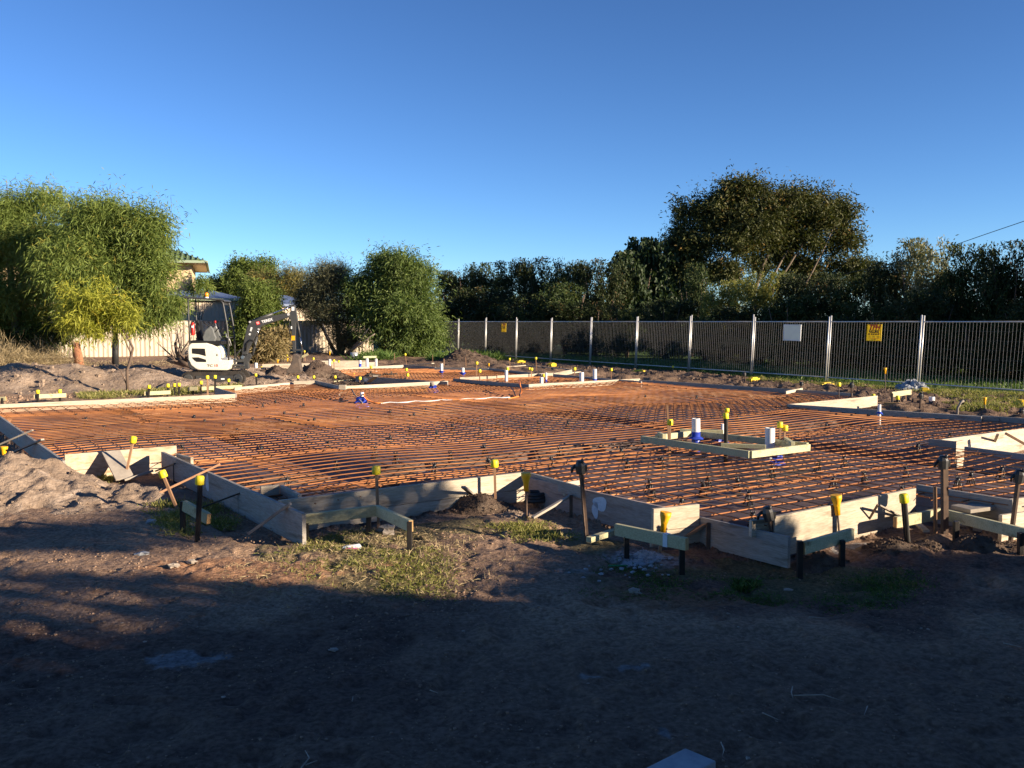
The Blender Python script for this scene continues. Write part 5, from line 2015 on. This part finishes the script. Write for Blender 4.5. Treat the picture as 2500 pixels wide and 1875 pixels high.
def branchy(name, label, px, py, Y, n, L, m, seed, spread=1.0, lean=0.0):
    b = D(px, py, Y)
    mb = MB()
    r = np.random.default_rng(seed)
    for i in range(n):
        a = r.uniform(-1.1, 1.1) * spread + lean
        d = nrm(np.array([math.sin(a), r.uniform(-.5, .5), math.cos(a)]))
        p1 = b + d * L * .45 + r.normal(size=3) * .06
        p2 = b + d * L * r.uniform(.8, 1.15) + r.normal(size=3) * .12
        mb.tube([b, p1, p2], [.05, .03, .01], 6)
        for k in range(3):
            q = p1 + (p2 - p1) * r.random()
            mb.tube([q, q + nrm(d + r.normal(size=3) * .7) * L * .35], [.014, .004], 5)
    mb.tube([b + np.array([-.3, 0, .05]), b + np.array([.45, -.3, -.2])], [.12, .06], 8)
    return prop(mb.build(name, M[m], loc=b), label, 'branches')


branchy('dead_branches', 'bare uprooted stump with thin branches leaning on the cream fence', 432, 880, 34, 11, 1.25, 'bark_grey', 31, .8)
branchy('brush_pile', 'heap of torn brown roots left of the digger', 452, 884, 32, 9, .6, 'bark', 32, 1.3)
tree('slim_tree', 'thin dark sapling foliage against the sky beside the brick house', 'tree', base_at(490, 47), lobes(47, (487, 690, 14, 26), (500, 700, 12, 14), (470, 705, 14, 14)), 'acacia_leaf', 60, 26, .24, .03, trunk=.04, seed=33, clump=.3)
tree('dense_tree', 'dense rounded green tree beyond the blue roofed shed', 'tree', base_at(600, 60), lobes(60, (605, 680, 54, 42), (568, 695, 32, 38), (645, 690, 42, 40), (600, 705, 60, 35), (630, 664, 38, 28)),
     'bush_leaf', 1500, 26, .22, .06, trunk=.16, seed=34, wisps=70, clump=.45, shell=.4)
tree('dark_conifer', 'small dark tree tip between the house and the dense round tree', 'tree', base_at(520, 60), lobes(60, (520, 695, 14, 16), (535, 700, 14, 20)), 'dark_leaf', 120, 24, .2, .04, trunk=.05, seed=35, clump=.3)
tree('olive_tree', 'olive brown feathery tree between the two sheds', 'tree', base_at(690, 57), lobes(57, (660, 690, 40, 36), (705, 695, 38, 45), (725, 680, 16, 26), (690, 725, 45, 25)), 'olive_leaf', 700, 24, .26, .03, trunk=.1, seed=36, clump=.45)
tree('bush', 'bright green bushy tree before the cream fence, left of the boom', 'bush', base_at(622, 45.2), lobes(45.2, (625, 718, 44, 40), (645, 770, 48, 48), (600, 785, 34, 50), (625, 830, 55, 34), (585, 830, 25, 28), (660, 720, 25, 35)),
     'bush_leaf', 1500, 26, .15, .05, trunk=.08, seed=37, wisps=60, clump=.3, shell=.45)
tree('dry_bush', 'low straw coloured dry bush below the excavator boom', 'bush', base_at(655, 37), lobes(37, (650, 850, 40, 22), (680, 832, 26, 28), (630, 862, 40, 12), (650, 825, 20, 14)), 'dry_leaf', 420, 24, .2, .05, trunk=.03, seed=38, clump=.26)
tree('feathery_tree', 'dark grey feathery tree with crossing bare stems in front of the shaded shed', 'tree', base_at(830, 46.4),
     lobes(46.4, (788, 690, 38, 44), (820, 685, 42, 40), (746.4, 730, 30, 35), (790, 760, 55, 46.4), (850, 760, 40, 70), (840, 830, 40, 30)), 'grey_leaf', 1800, 26, .22, .022, bark='bark_grey', seed=39, clump=.42, droop=.1, shell=.8,
     stems=[[PT(826, 872, 46.4, .14), PT(812, 850, 46.4, .1), PT(790, 805, 46.4, .07), PT(765, 770, 46.4, .03)], [PT(830, 872, 46.4, .16), PT(826, 810, 46.4, .12), PT(815, 760, 46.4, .08), PT(800, 680, 46.4, .03)],
            [PT(838, 873, 46.4, .08), PT(870, 846.4, 44.5, .06), PT(915, 815, 44, .03)], [PT(838, 873, 46.4, .07), PT(880, 830, 44.5, .05), PT(905, 795, 44, .02)],
            [PT(815, 850, 46.4, .05), PT(800, 825, 44.8, .04), PT(788, 790, 44.8, .02)], [PT(835, 872, 46.4, .08), PT(850, 800, 46.4, .06), PT(860, 720, 46.4, .02)]])
EY = 45.2
tree('eucalyptus_tree', 'full grey green eucalyptus reaching the ground at the far end of the mesh fence', 'tree', base_at(945, 45.2),
     lobes(45.2, (1000, 672, 62, 55), (925, 690, 62, 55), (885, 720, 42, 60), (1035, 745, 52, 75), (960, 760, 80, 75), (1055, 810, 36, 45), (905, 790, 40, 40), (985, 840, 60, 34), (1020, 850, 45, 26), (950, 640, 50, 28), (1010, 700, 60, 40)),
     'euc_leaf', 3300, 26, .19, .042, bark='stump', seed=40, wisps=170, clump=.4, droop=.4, shell=.5,
     stems=[[PT(938, 880, 45.2, .15), PT(945, 840, 45.2, .13), PT(942, 785, 45.2, .11), PT(935, 700, 45.2, .05)], [PT(944, 820, 45.2, .08), PT(985, 750, 45.2, .06), PT(1000, 680, 45.2, .03)],
            [PT(943, 800, 45.2, .07), PT(1010, 800, 45.2, .05), PT(1050, 760, 45.2, .02)]])
tree('big_tree', 'tall spreading brown green tree above the hedge, pale trunks showing', 'tree', base_at(1850, 60),
     lobes(60, (1772, 518, 110, 60, 0), (1892, 498, 110, 50, 0), (2002, 528, 75, 55, 1), (1712, 588, 70, 60, 0), (1832, 578, 110, 55, 0), (1952, 578, 80, 50, 1), (2052, 658, 70, 48, 2), (1682, 668, 50, 60, 0), (1762, 658, 55, 40, -1), (1842, 648, 40, 22, 1), (1922, 628, 45, 26, 2),
               (2052, 528, 50, 45, 1), (2062, 588, 45, 45, 1), (1672, 618, 50, 60, 0), (1952, 488, 70, 40, 0), (1792, 468, 80, 26, 0), (2112, 678, 40, 36, 2), (1952, 658, 60, 40, 2)),
     'big_leaf', 4300, 26, .25, .08, bark='bark_dull', seed=41, wisps=200, clump=.55, droop=.2, shell=.6,
     stems=[[PT(1838, 860, 60, 0.180), PT(1840, 720, 60, 0.150), PT(1862, 650, 60, 0.102), PT(1900, 560, 60, 0.048)], [PT(1845, 760, 60, 0.120), PT(1900, 690, 60, 0.084), PT(1950, 610, 60, 0.060), PT(2000, 540, 60, 0.030)],
            [PT(1840, 740, 60, 0.096), PT(1805, 680, 60, 0.072), PT(1790, 580, 60, 0.042), PT(1770, 500, 60, 0.024)], [PT(1860, 740, 60, 0.108), PT(1890, 670, 60, 0.078), PT(1950, 560, 60, 0.036)],
            [PT(1930, 760, 60, 0.084), PT(1985, 660, 60, 0.060), PT(2015, 600, 60, 0.036), PT(2040, 545, 60, 0.018)]])

# hedge: one row of single dark trees behind the temporary fence
HL = [(1098, 668, 10, 'hedge_leaf', 'dark rounded hedge tree just right of the eucalyptus crown'), (1150, 648, 10, 'dark_leaf', 'dark rounded hedge tree above the first far fence posts'), (1208, 668, 10, 'hedge_leaf', 'low dark hedge tree above the small yellow sign'),
      (1262, 646, 10, 'dark_leaf', 'dark hedge tree with a lit top, right of the small yellow sign'), (1330, 636, 10, 'hedge_leaf', 'broad dark hedge tree two crowns right of the small sign'), (1398, 650, 10, 'dark_leaf', 'dark hedge tree with brownish top near the middle fence posts'),
      (1470, 640, 10, 'hedge_leaf', 'dark hedge tree left of the big leaved dark tree'), (1548, 622, 13, 'big_dark', 'black green large leaved tree with a lower top, beside the taller one'), (1605, 590, 15, 'big_dark', 'black green large leaved tree left of the tall spreading tree'),
      (1690, 650, 10, 'dark_leaf', 'dark hedge tree under the left side of the tall spreading tree'), (1770, 690, 8.6, 'lit', 'yellowish shrub top at the foot of the pale trunks'), (1860, 668, 8.6, 'lit', 'sunlit green shrub in the gap under the tall tree'),
      (1940, 676, 8.4, 'hedge_leaf', 'dark hedge tree behind the white sign'), (2020, 672, 8.4, 'hedge_leaf', 'dark hedge tree between the white and yellow signs'), (2105, 668, 8.4, 'dark_leaf', 'dark hedge tree behind the larger yellow sign'),
      (2170, 650, 8.4, 'hedge_leaf', 'dark hedge tree left of the pale flowering tree'), (2240, 590, 8.4, 'flower_leaf', 'pale tipped flowering tree rising above the hedge'), (2320, 668, 8.4, 'hedge_leaf', 'dark hedge tree right of the pale flowering tree'),
      (2390, 604, 8.4, 'dark_leaf', 'dark hedge tree with orange tips near the right edge'), (2465, 598, 8.4, 'hedge_leaf', 'dark feathery hedge tree at the right picture edge'), (2545, 602, 8.4, 'dark_leaf', 'dark hedge tree just beyond the right edge'),
      (2640, 610, 8.4, 'hedge_leaf', 'dark hedge tree second beyond the right edge'), (2750, 600, 8.4, 'dark_leaf', 'dark hedge tree third beyond the right edge')]
M['big_dark'] = mat('big_dark_leaf', (.022, .038, .016), .5, (.05, .075, .028), attr='tint', trans=.2)
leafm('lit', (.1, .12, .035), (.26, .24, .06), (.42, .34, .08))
protos = {}
for k, lf in enumerate(('hedge_leaf', 'dark_leaf', 'big_dark', 'lit', 'flower_leaf')):
    r = np.random.default_rng(60 + k)
    lb = [(0, 0, .45, .42, .42, .34), (.12, .1, .75, .32, .36, .24), (-.18, -.05, .68, .32, .32, .26), (0, -.1, .2, .45, .42, .22), (.25, .05, .38, .3, .3, .3), (-.28, .1, .35, .28, .3, .3)]
    bigl = lf == 'big_dark'
    nn = 900 if lf not in ('flower_leaf',) else 620
    V_, t_ = crown_quads(lb, nn, 22, .036 if not bigl else .05, .013 if not bigl else .03, clump=.06, shell=.5, droop=.2 if lf != 'flower_leaf' else -.1, seed=70 + k, up=.05, zmin=.02, sub=5)
    V_[:, :, 2] /= max(1e-6, np.percentile(V_[:, :, 2], 98.8))
    keep = V_[:, :, 2].max(1) < 1.04
    V_, t_ = V_[keep], t_[keep]
    me_o = quads('crown', V_, M[lf], t_)
    me = me_o.data
    COL.objects.unlink(me_o)
    bpy.data.objects.remove(me_o)
    mb = MB()
    for j in range(5):
        a = j * 1.3
        mb.tube([(0, 0, -.03), (.05 * math.cos(a), .05 * math.sin(a), .25), (.2 * math.cos(a), .2 * math.sin(a), .6), (.26 * math.cos(a), .26 * math.sin(a), .85)], [.022, .016, .009, .003], 6)
    tro = mb.build('trunk', M['bark'], None, local=True)
    tme = tro.data
    COL.objects.unlink(tro)
    bpy.data.objects.remove(tro)
    protos[lf] = (me, tme)
for px, yt, off, lf, lb in HL:
    kx = (px - 1250) / F_PX
    # the ray column meets the line FN.p = FN.F0 + off
    Y = (np.dot(FN, F0) + off) / (FN[0] * kx + FN[1])
    x = kx * Y
    z0 = -.24
    top = EYE + (HZ - yt) / F_PX * Y
    e = empty('hedge_tree', (x, Y, z0), lb, 'tree', 'dark hedge row behind the mesh fence')
    sp = 2.35 if lf not in ('flower_leaf',) else 2.5
    if px < 1560 or lf == 'big_dark':
        sp = 3.4
    for nm, me in zip(('crown', 'trunk'), protos[lf]):
        o = bpy.data.objects.new(nm, me)
        COL.objects.link(o)
        o.parent = e
        q = R.uniform(0, 6.28)
        o.rotation_euler = (0, 0, q)
        o.scale = (sp * 1.25, sp * 1.25, top - z0)
V_, t_ = [], []
# a lower dark skirt of shrubs closes the foot of the hedge
for i, px in enumerate((1120, 1190, 1250, 1310, 1380, 1450, 1530, 1620, 1720, 1820, 1920, 2030, 2140, 2260, 2380, 2520, 2660)):
    kx = (px - 1250) / F_PX
    Y = (np.dot(FN, F0) + 6.4) / (FN[0] * kx + FN[1])
    e = empty('hedge_shrub', (kx * Y, Y, -.24), 'low dark shrub filling the foot of the hedge behind the fence', 'shrub', 'low shrubs at the foot of the hedge')
    for nm, me in zip(('crown', 'trunk'), protos['hedge_leaf' if i % 2 else 'dark_leaf']):
        o = bpy.data.objects.new(nm, me)
        COL.objects.link(o)
        o.parent = e
        o.rotation_euler = (0, 0, i * 1.7)
        hh = (2.5 + .5 * math.sin(i * 2.1)) * (1.0 if px > 1500 else 1.4)
        o.scale = (3.3 if px > 1500 else 5, 3.3 if px > 1500 else 5, hh)

# ------------------------------------------------------------------ grass, weeds, litter


def blades(name, label, polys, n, h, w_, m, patch=None, seed=1, cat='grass', flat=.5, zf=None):
    r = np.random.default_rng(seed)
    Ps = []
    ar = []
    for pl in polys:
        W_ = np.array([gp(*q)[:2] for q in pl])
        x, y = W_[:, 0], W_[:, 1]
        ar.append(abs(np.dot(x, np.roll(y, 1)) - np.dot(y, np.roll(x, 1))) / 2)
    for pl, a in zip(polys, ar):
        W_ = [tuple(gp(*q)[:2]) for q in pl]
        lo, hi = np.min(W_, 0), np.max(W_, 0)
        k = int(n * a / sum(ar)) * 4
        q = lo + (hi - lo) * r.random((k * 3, 2))
        q = q[inside(W_, q[:, 0], q[:, 1])]
        if patch:
            f = fbm(q[:, 0], q[:, 1], patch[0], 4, 61)
            soft = sst(0, .4, edge_dist(W_, q[:, 0], q[:, 1])) if q[:, 1].mean() < 10 else 1
            q = q[r.random(len(q)) < sst(patch[1], patch[2], f) * soft]
        Ps.append(q[:int(n * a / sum(ar)) + 1])
    q = np.vstack(Ps)
    n = len(q)
    P = np.column_stack([q, gz(q[:, 0], q[:, 1]) + relief(q[:, 0], q[:, 1])[0] - .012])
    d = nrm(np.column_stack([r.normal(size=(n, 2)) * flat, np.abs(r.normal(size=n)) * .5 + .35]))
    V = leaf_quads(P, d, h * (.5 + r.random(n)), w_ * (.6 + .8 * r.random(n)), r, .25)
    return prop(quads(name, V, M[m], r.random(n), loc=P.mean(0)), label, cat, None, 'stuff')


blades('dead_grass', 'flattened yellow grass among the sunlit green tufts', [[(620, 1350), (860, 1285), (1250, 1290), (1400, 1350), (1150, 1480), (800, 1450)]], 7000, .06, .005, 'straw_leaf', (.5, .4, .62), 94, flat=2.0)
GA = [(600, 1345), (740, 1300), (860, 1290), (1000, 1290), (1110, 1330), (1180, 1400), (1130, 1475), (950, 1470), (790, 1440), (640, 1400)]
GB = [(1130, 1285), (1300, 1262), (1450, 1300), (1450, 1340), (1250, 1330)]
GC = [(1250, 1400), (1500, 1350), (1700, 1385), (1950, 1400), (2250, 1370), (2330, 1420), (2200, 1490), (1700, 1490), (1400, 1460)]
blades('grass', 'patchy sunlit grass in front of the front corner hurdle', [GA], 15000, .052, .0055, 'grass_leaf', (.36, .4, .6), 81, flat=1.3)
blades('grass', 'short grass along the foot of the pinkish board', [GB], 4200, .06, .006, 'grass_leaf', (.42, .4, .6), 91, flat=.9)
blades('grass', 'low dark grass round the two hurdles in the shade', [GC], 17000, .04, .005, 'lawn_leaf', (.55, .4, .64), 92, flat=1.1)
blades('weeds', 'small green tuft in the dark grass', [[(1790, 1418), (1850, 1416), (1850, 1436), (1795, 1436)]], 260, .07, .012, 'lawn_leaf', None, 93)
blades('grass', 'short lit grass strip along the foot of the mesh fence', [[(1830, 928), (2100, 942), (2520, 962), (2520, 1000), (2380, 985), (2240, 962), (2000, 946), (1830, 934)]], 15000, .11, .014, 'grass_leaf', None, 82)
blades('grass', 'thin grass on the soil at the right, before the lit strip', [[(2300, 985), (2510, 1000), (2510, 1025), (2330, 1008)]], 2500, .14, .012, 'grass_leaf', (.8, .42, .6), 83)
blades('grass', 'green grass between the soil bank and the far left board', [[(190, 962), (330, 958), (480, 944), (590, 940), (590, 950), (480, 962), (330, 972), (190, 975)]], 7000, .13, .014, 'grass_leaf', (1.2, .35, .55), 84)
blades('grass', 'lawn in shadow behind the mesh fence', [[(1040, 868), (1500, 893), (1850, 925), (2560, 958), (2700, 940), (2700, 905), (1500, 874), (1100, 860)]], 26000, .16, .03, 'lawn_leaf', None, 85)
blades('weeds', 'tall green weeds round the dark cone of soil and the eucalyptus foot', [[(1040, 882), (1110, 868), (1215, 868), (1230, 880), (1180, 884), (1090, 886)], [(850, 876), (960, 872), (960, 882), (850, 884)]], 5200, .45, .04, 'lawn_leaf', (1.5, .35, .6), 86)
blades('grass', 'sparse grass by the tall black picket and the clodded heap', [[(300, 1240), (440, 1210), (560, 1230), (640, 1300), (520, 1340), (380, 1310)], [(200, 1160), (300, 1150), (300, 1180), (220, 1185)]], 5200, .07, .007, 'grass_leaf', (.4, .46, .62), 87)
blades('dead_grass', 'scattered straw and dead grass on the trodden soil', [[(-50, 1880), (2560, 1880), (2560, 1420), (1200, 1440), (-50, 1330)]], 1500, .04, .0025, 'straw_leaf', (.7, .48, .68), 88, flat=1.9)
blades('dead_grass', 'pale clipped straw lying in the sunlit soil', [[(300, 1420), (700, 1330), (1200, 1300), (1250, 1430), (900, 1460), (500, 1470)]], 2600, .07, .005, 'straw_leaf', (.6, .42, .6), 89, flat=1.6)
blades('dead_grass', 'dry stalks under the far trees', [[(120, 905), (420, 895), (420, 880), (120, 885)], [(520, 890), (720, 884), (720, 872), (520, 874)]], 2500, .2, .012, 'straw_leaf', (1, .4, .6), 90, flat=1.0)


def clods(name, label, pts_poly, n, r0, r1, m, seed, mask=None):
    """many tiny irregular lumps of soil, one object"""
    r = np.random.default_rng(seed)
    W_ = [tuple(gp(*q)[:2]) for q in pts_poly]
    lo, hi = np.min(W_, 0), np.max(W_, 0)
    q = lo + (hi - lo) * r.random((n * 6, 2))
    ok = inside(W_, q[:, 0], q[:, 1]) & ~inside(SLAB, q[:, 0], q[:, 1]) & (r.random(len(q)) < sst(.38, .62, fbm(q[:, 0], q[:, 1], .6, 3, seed)) + .12)
    q = q[ok][:n]
    n = len(q)
    z = gz(q[:, 0], q[:, 1]) + relief(q[:, 0], q[:, 1])[0]
    rad = r0 + (r1 - r0) * r.random(n) ** 3
    c8 = np.array([(x, y, zz) for x in (-1, 1) for y in (-1, 1) for zz in (-1, 1)], float)
    V = c8[None] * (.55 + .5 * r.random((n, 8, 3))) * np.array([1, 1, .7])
    a = r.random(n) * 6.28
    ca, sa = np.cos(a)[:, None], np.sin(a)[:, None]
    V = np.stack([V[..., 0] * ca - V[..., 1] * sa, V[..., 0] * sa + V[..., 1] * ca, V[..., 2]], -1) * rad[:, None, None]
    V += np.column_stack([q, z + rad * .25])[:, None]
    F = np.array([(0, 1, 3, 2), (4, 6, 7, 5), (0, 4, 5, 1), (2, 3, 7, 6), (0, 2, 6, 4), (1, 5, 7, 3)])
    return prop(quads(name, V[:, F].reshape(-1, 4, 3), M[m], None, loc=np.array([q[:, 0].mean(), q[:, 1].mean(), 0])), label, 'soil clods', None, 'stuff')


clods('soil_clods', 'small crumbs of soil scattered over the sunlit trodden ground', [(-60, 1290), (700, 1240), (1300, 1240), (1500, 1400), (1300, 1500), (-60, 1560)], 3000, .002, .009, 'clod', 401)
clods('soil_clods', 'small crumbs of soil over the shaded entrance ground', [(-60, 1440), (2560, 1350), (2560, 1900), (-60, 1900)], 3000, .002, .007, 'clod', 402)
clods('soil_clods', 'dark clods in the churned strip between slab and fence', [(1230, 880), (1700, 900), (2300, 965), (2560, 1000), (2560, 1028), (2100, 985), (1600, 925), (1240, 896)], 3500, .012, .055, 'clod_dark', 403)
clods('soil_clods', 'crumbs and clods round the soil heaps at the far left', [(-60, 975), (480, 935), (900, 885), (900, 905), (620, 935), (300, 965), (-60, 992)], 1800, .01, .04, 'clod', 404)


def stone(label, px, py, r_, m, seed, flat=.6, name='stone', cat='stone', group=None):
    p = gp(px, py)
    r = np.random.default_rng(seed)
    mb = MB()
    n1, n2 = 10, 6
    vs, fs = [], []
    for j in range(n2 + 1):
        a = math.pi * j / n2
        for i in range(n1):
            q = 2 * math.pi * i / n1
            k = r_ * (1 + .25 * r.normal() * math.sin(a))
            vs.append((p[0] + k * math.sin(a) * math.cos(q) * 1.2, p[1] + k * math.sin(a) * math.sin(q), p[2] + r_ * flat * .5 + k * math.cos(a) * flat))
    for j in range(n2):
        for i in range(n1):
            fs.append((j * n1 + i, (j + 1) * n1 + i, (j + 1) * n1 + (i + 1) % n1, j * n1 + (i + 1) % n1))
    mb.add(vs, fs, False)
    return prop(mb.build(name, M[m], loc=p), label, cat, group)


M['stone_pale'] = mat('pale_stone', (.36, .31, .26), .9, (.26, .22, .18), 25, bump=.3)
stone('whitish stone on the sunlit reddish soil', 467, 1374, .028, 'stone_pale', 1)
stone('duller pale stone left of the whitish one', 425, 1384, .03, 'stone_pale', 2)
stone('pale lump behind the legs of the front corner hurdle', 945, 1302, .055, 'stone_pale', 3, .9)
stone('flat pale stone in the shade of the entrance soil', 815, 1587, .02, 'stone_pale', 4, .3)
stone('grey angular stone in the dark soil right of centre', 1550, 1448, .035, 'timber_grey', 5)
stone('small white stone in the dark grass', 1925, 1441, .025, 'stone_pale', 6, .3)
stone('grey clod in the shade near the tall black picket', 370, 1276, .04, 'clay', 7, .5)
stone('long grey clod on the shaded soil below the picket', 350, 1354, .04, 'clay', 8, .35)
r_ = random.Random(5)
for i in range(70):
    a = r_.uniform(0, 6.28)
    px, py = 1570 + 75 * math.cos(a) * r_.random(), 1365 + 28 * math.sin(a) * r_.random()
    if i > 45:
        px, py = r_.uniform(1380, 1640), r_.uniform(1380, 1420)
    stone('crumb of pale grey clay scattered under the clay splashed hurdle', px, py, r_.uniform(.004, .015), 'clay', 100 + i, .7, 'clay_crumb', 'clay crumb', 'clay crumbs by the hurdle')
for i in range(12):
    stone('pale crumb scattered over the dark trodden soil', r_.uniform(200, 2450), r_.uniform(1480, 1860), r_.uniform(.004, .009), 'stone_pale', 200 + i, .5, 'pebble', 'pebble', 'pale pebbles on the dark soil')
# litter, twigs, foreground block
p = gp(856, 1342)
mb = MB()
mb.add([p + np.array(v) for v in ((-.05, -.03, .03), (.055, -.035, .014), (.06, .03, .04), (-.035, .04, .025), (-.07, -.03, .006), (.075, -.04, .004), (.08, .035, .012), (-.065, .04, .012))],
       [(0, 1, 2, 3), (4, 7, 6, 5), (0, 4, 5, 1), (1, 5, 6, 2), (2, 6, 7, 3), (3, 7, 4, 0)])
lt = mb.build('plastic_packet', M['sign_white'], loc=p, bevel=.005)
prop(lt, 'crumpled white and pink plastic packet on the sunlit grass', 'litter')
M['pink'] = mat('pink_print', (.7, .12, .35), .5)
mb = MB()
mb.box(p + np.array([.02, -.037, .015]), (.09, .008, .012), Matrix.Rotation(-.07, 3, 'Z'))
mb.build('pink_edge', M['pink'], lt)
p = gp(1310, 1232)
mb = MB()
vs = []
for i in range(30):
    q = i * .75
    k = .10 - .001 * i
    vs.append(p + np.array([k * math.cos(q), k * .6 * math.sin(q), .02 + .0032 * i]))
mb.tube(vs, .02, 7)
prop(mb.build('hose_coil', M['black_plastic'], loc=p), 'black coil of hose against the pinkish board', 'hose')
for i, pts in enumerate((((735, 1875), (755, 1850), (745, 1832)), ((745, 1868), (775, 1856)), ((1935, 1676), (1932, 1690), (1936, 1705)), ((1938, 1698), (2010, 1696), (2060, 1712)), ((1760, 1812), (1768, 1830), (1764, 1845)),
                         ((1862, 1740), (1900, 1757)), ((2118, 1724), (2110, 1745)), ((2450, 1570), (2496, 1580)), ((1975, 1506), (2014, 1508)), ((1050, 1685), (1070, 1692)), ((860, 1712), (862, 1700)))):
    P = [gp(x, y, .012 + .01 * (k % 2)) for k, (x, y) in enumerate(pts)]
    mb = MB()
    mb.tube(P, [.003] * (len(P) - 1) + [.0012], 5)
    prop(mb.build('twig', M['stone_pale'], loc=P[0]), ('forked pale twig at the bottom edge', 'short pale twig touching the forked twig', 'upright pale twig end in the dark soil', 'longest pale twig on the dark soil', 'curved pale twig right of the grey block',
         'thin twig above the grey block', 'short twig right of the long twig', 'pale twig near the right picture edge', 'straight pale twig below the dark grass', 'tiny pale twig in the middle of the dark soil', 'tiny standing straw stub left of centre')[i], 'twig', 'twigs on the trodden soil')
p = np.array(gp(1430, 1378))
mb = MB()
mb.tube([gp(1486, 1381, .01), gp(1532, 1381, .012)], .006, 6)
M['green_rod'] = mat('green_plastic', (.02, .2, .08), .5)
prop(mb.build('green_rod', M['green_rod'], loc=p), 'thin green plastic rod lying by the spilled clay', 'rod')
A_, B_, C_ = G(1673, 1825, .11), G(1749, 1857, .11), G(1545, 1886, .11)
mb = MB()
ux, uy = (B_ - A_), (C_ - A_)
uy = nrm(uy - nrm(ux) * np.dot(uy, nrm(ux))) * .9
vs = [A_, A_ + ux, A_ + ux + uy, A_ + uy]
vs = vs + [v - np.array([0, 0, .14]) for v in vs]
mb.add(vs, [(0, 3, 2, 1), (4, 5, 6, 7), (0, 1, 5, 4), (1, 2, 6, 5), (2, 3, 7, 6), (3, 0, 4, 7)])
M['concrete'] = mat('grey_weathered_timber', (.36, .38, .41), .85, (.26, .28, .31), 9, bump=.3, bscale=40)
prop(mb.build('grey_block', M['concrete'], loc=A_, bevel=.006), 'end of a weathered grey block at the bottom picture edge', 'block')
p = gp(865, 880)
mb = MB()
mb.tube([p, p + np.array([0, 0, .35])], [.14, .17], 16)
prop(mb.build('bucket', M['galv'], loc=p), 'grey bucket standing on dark soil before the feathery tree', 'bucket')

# ------------------------------------------------------------------ unseen casters added behind and right of the viewer, shaped to shade the entrance
QV, SV, S0 = np.array([.383, .924]), np.array([.924, -.383]), 8.0


def qs(q, back=0.0):
    return QV * q + SV * (S0 + back)


def screen_leaves(name, label, poly, n, L, W, seed, cat='tree', thick=.5, leaf='dark_leaf', trunk=None):
    r = np.random.default_rng(seed)
    lo, hi = np.min(poly, 0), np.max(poly, 0)
    p = lo + (hi - lo) * r.random((n * 4, 2))
    p = p[inside(poly, p[:, 0], p[:, 1])][:n]
    s_ = r.normal(size=len(p)) * thick
    xy = p[:, :1] * QV + (S0 + s_)[:, None] * SV
    P = np.column_stack([xy, p[:, 1] + s_ * math.tan(SUN_EL)])
    d = nrm(r.normal(size=(len(p), 3)))
    b = (P[:, 0].mean(), P[:, 1].mean(), 0)
    e = empty(name, b, label, cat)
    quads('crown', leaf_quads(P, d, L * (.6 + .8 * r.random(len(p))), W * (.6 + .8 * r.random(len(p))), r), M[leaf], r.random(len(p)), e)
    mb = MB()
    for t_ in trunk or ():
        mb.tube([np.array([*qs(a[0], a[2] if len(a) > 2 else 0), a[1]]) for a in t_], [.16, .1, .05][:len(t_)], 8)
    mb.build('trunk', M['bark'], e)


h0 = empty('shadow_house', (*qs(0, 3), 0), 'added low house block casting the entrance shadow, outside the picture on the right', 'house')  # added block that gives the foreground its solid shade
rot = Matrix.Rotation(math.atan2(QV[1], QV[0]), 3, 'Z')
mb = MB()
mb.box((*qs(-2.8, 2.6), 1.5), (14.8, 5.0, 3.0), rot)
mb.build('wall', M['brick'], h0)
mb = MB()
mb.box((*qs(-2.8, 2.6), 3.07), (14.8, 5.2, .14), rot)
mb.build('roof', M['shed_roof'], h0)
screen_leaves('shadow_tree', 'unseen tree with its crown cut to cast the streaked entrance shadow, outside the picture on the right', [(-9, 3.05), (3.46, 3.05), (3.48, 3.42), (3.56, 3.42), (3.58, 3.1), (3.79, 3.1), (3.80, 3.6), (3.85, 3.6), (3.86, 3.1), (4.04, 3.1), (4.05, 3.62), (4.13, 3.62),
               (4.14, 3.1), (4.5, 3.1), (4.62, 3.22), (4.44, 3.41), (4.32, 3.62), (4.69, 3.75), (4.99, 3.51), (5.4, 3.42), (5.75, 3.37), (6.0, 3.27), (6.4, 3.1), (6.6, 3.05), (7.0, 3.03), (7.28, 3.15), (7.25, 3.36), (6.75, 3.52), (6.4, 3.71), (5.9, 3.77), (5.41, 3.82), (5.17, 3.94), (4.95, 4.6), (4.4, 6.5), (2, 8), (-9, 8)],
              62000, .14, .10, 301, trunk=[[(2.0, 3.0, 5.4), (2.0, 5.0, 1), (3.4, 5.4, 0)], [(2.0, 4.6, 1), (4.2, 4.4, 0), (5.8, 3.6, 0)]])  # crown outline slotted so that streaks of sun reach the ground
screen_leaves('shadow_hedge', 'added hedge screen shading the entrance, outside the picture on the right', [(4.4, 0), (4.4, 3.1), (4.6, 3.2), (4.68, 3.1), (4.8, 2.95), (4.86, 2.74), (6.3, 2.70), (6.7, 2.55), (7.0, 2.25), (7.2, 2.05), (7.4, 1.7), (7.5, 0)], 17000, .14, .09, 302, 'hedge', .28,
              trunk=[[(5.0, 0), (5.1, 2)], [(6.0, 0), (6.1, 2)]])  # added flat-topped screen that sets the low shadow edge
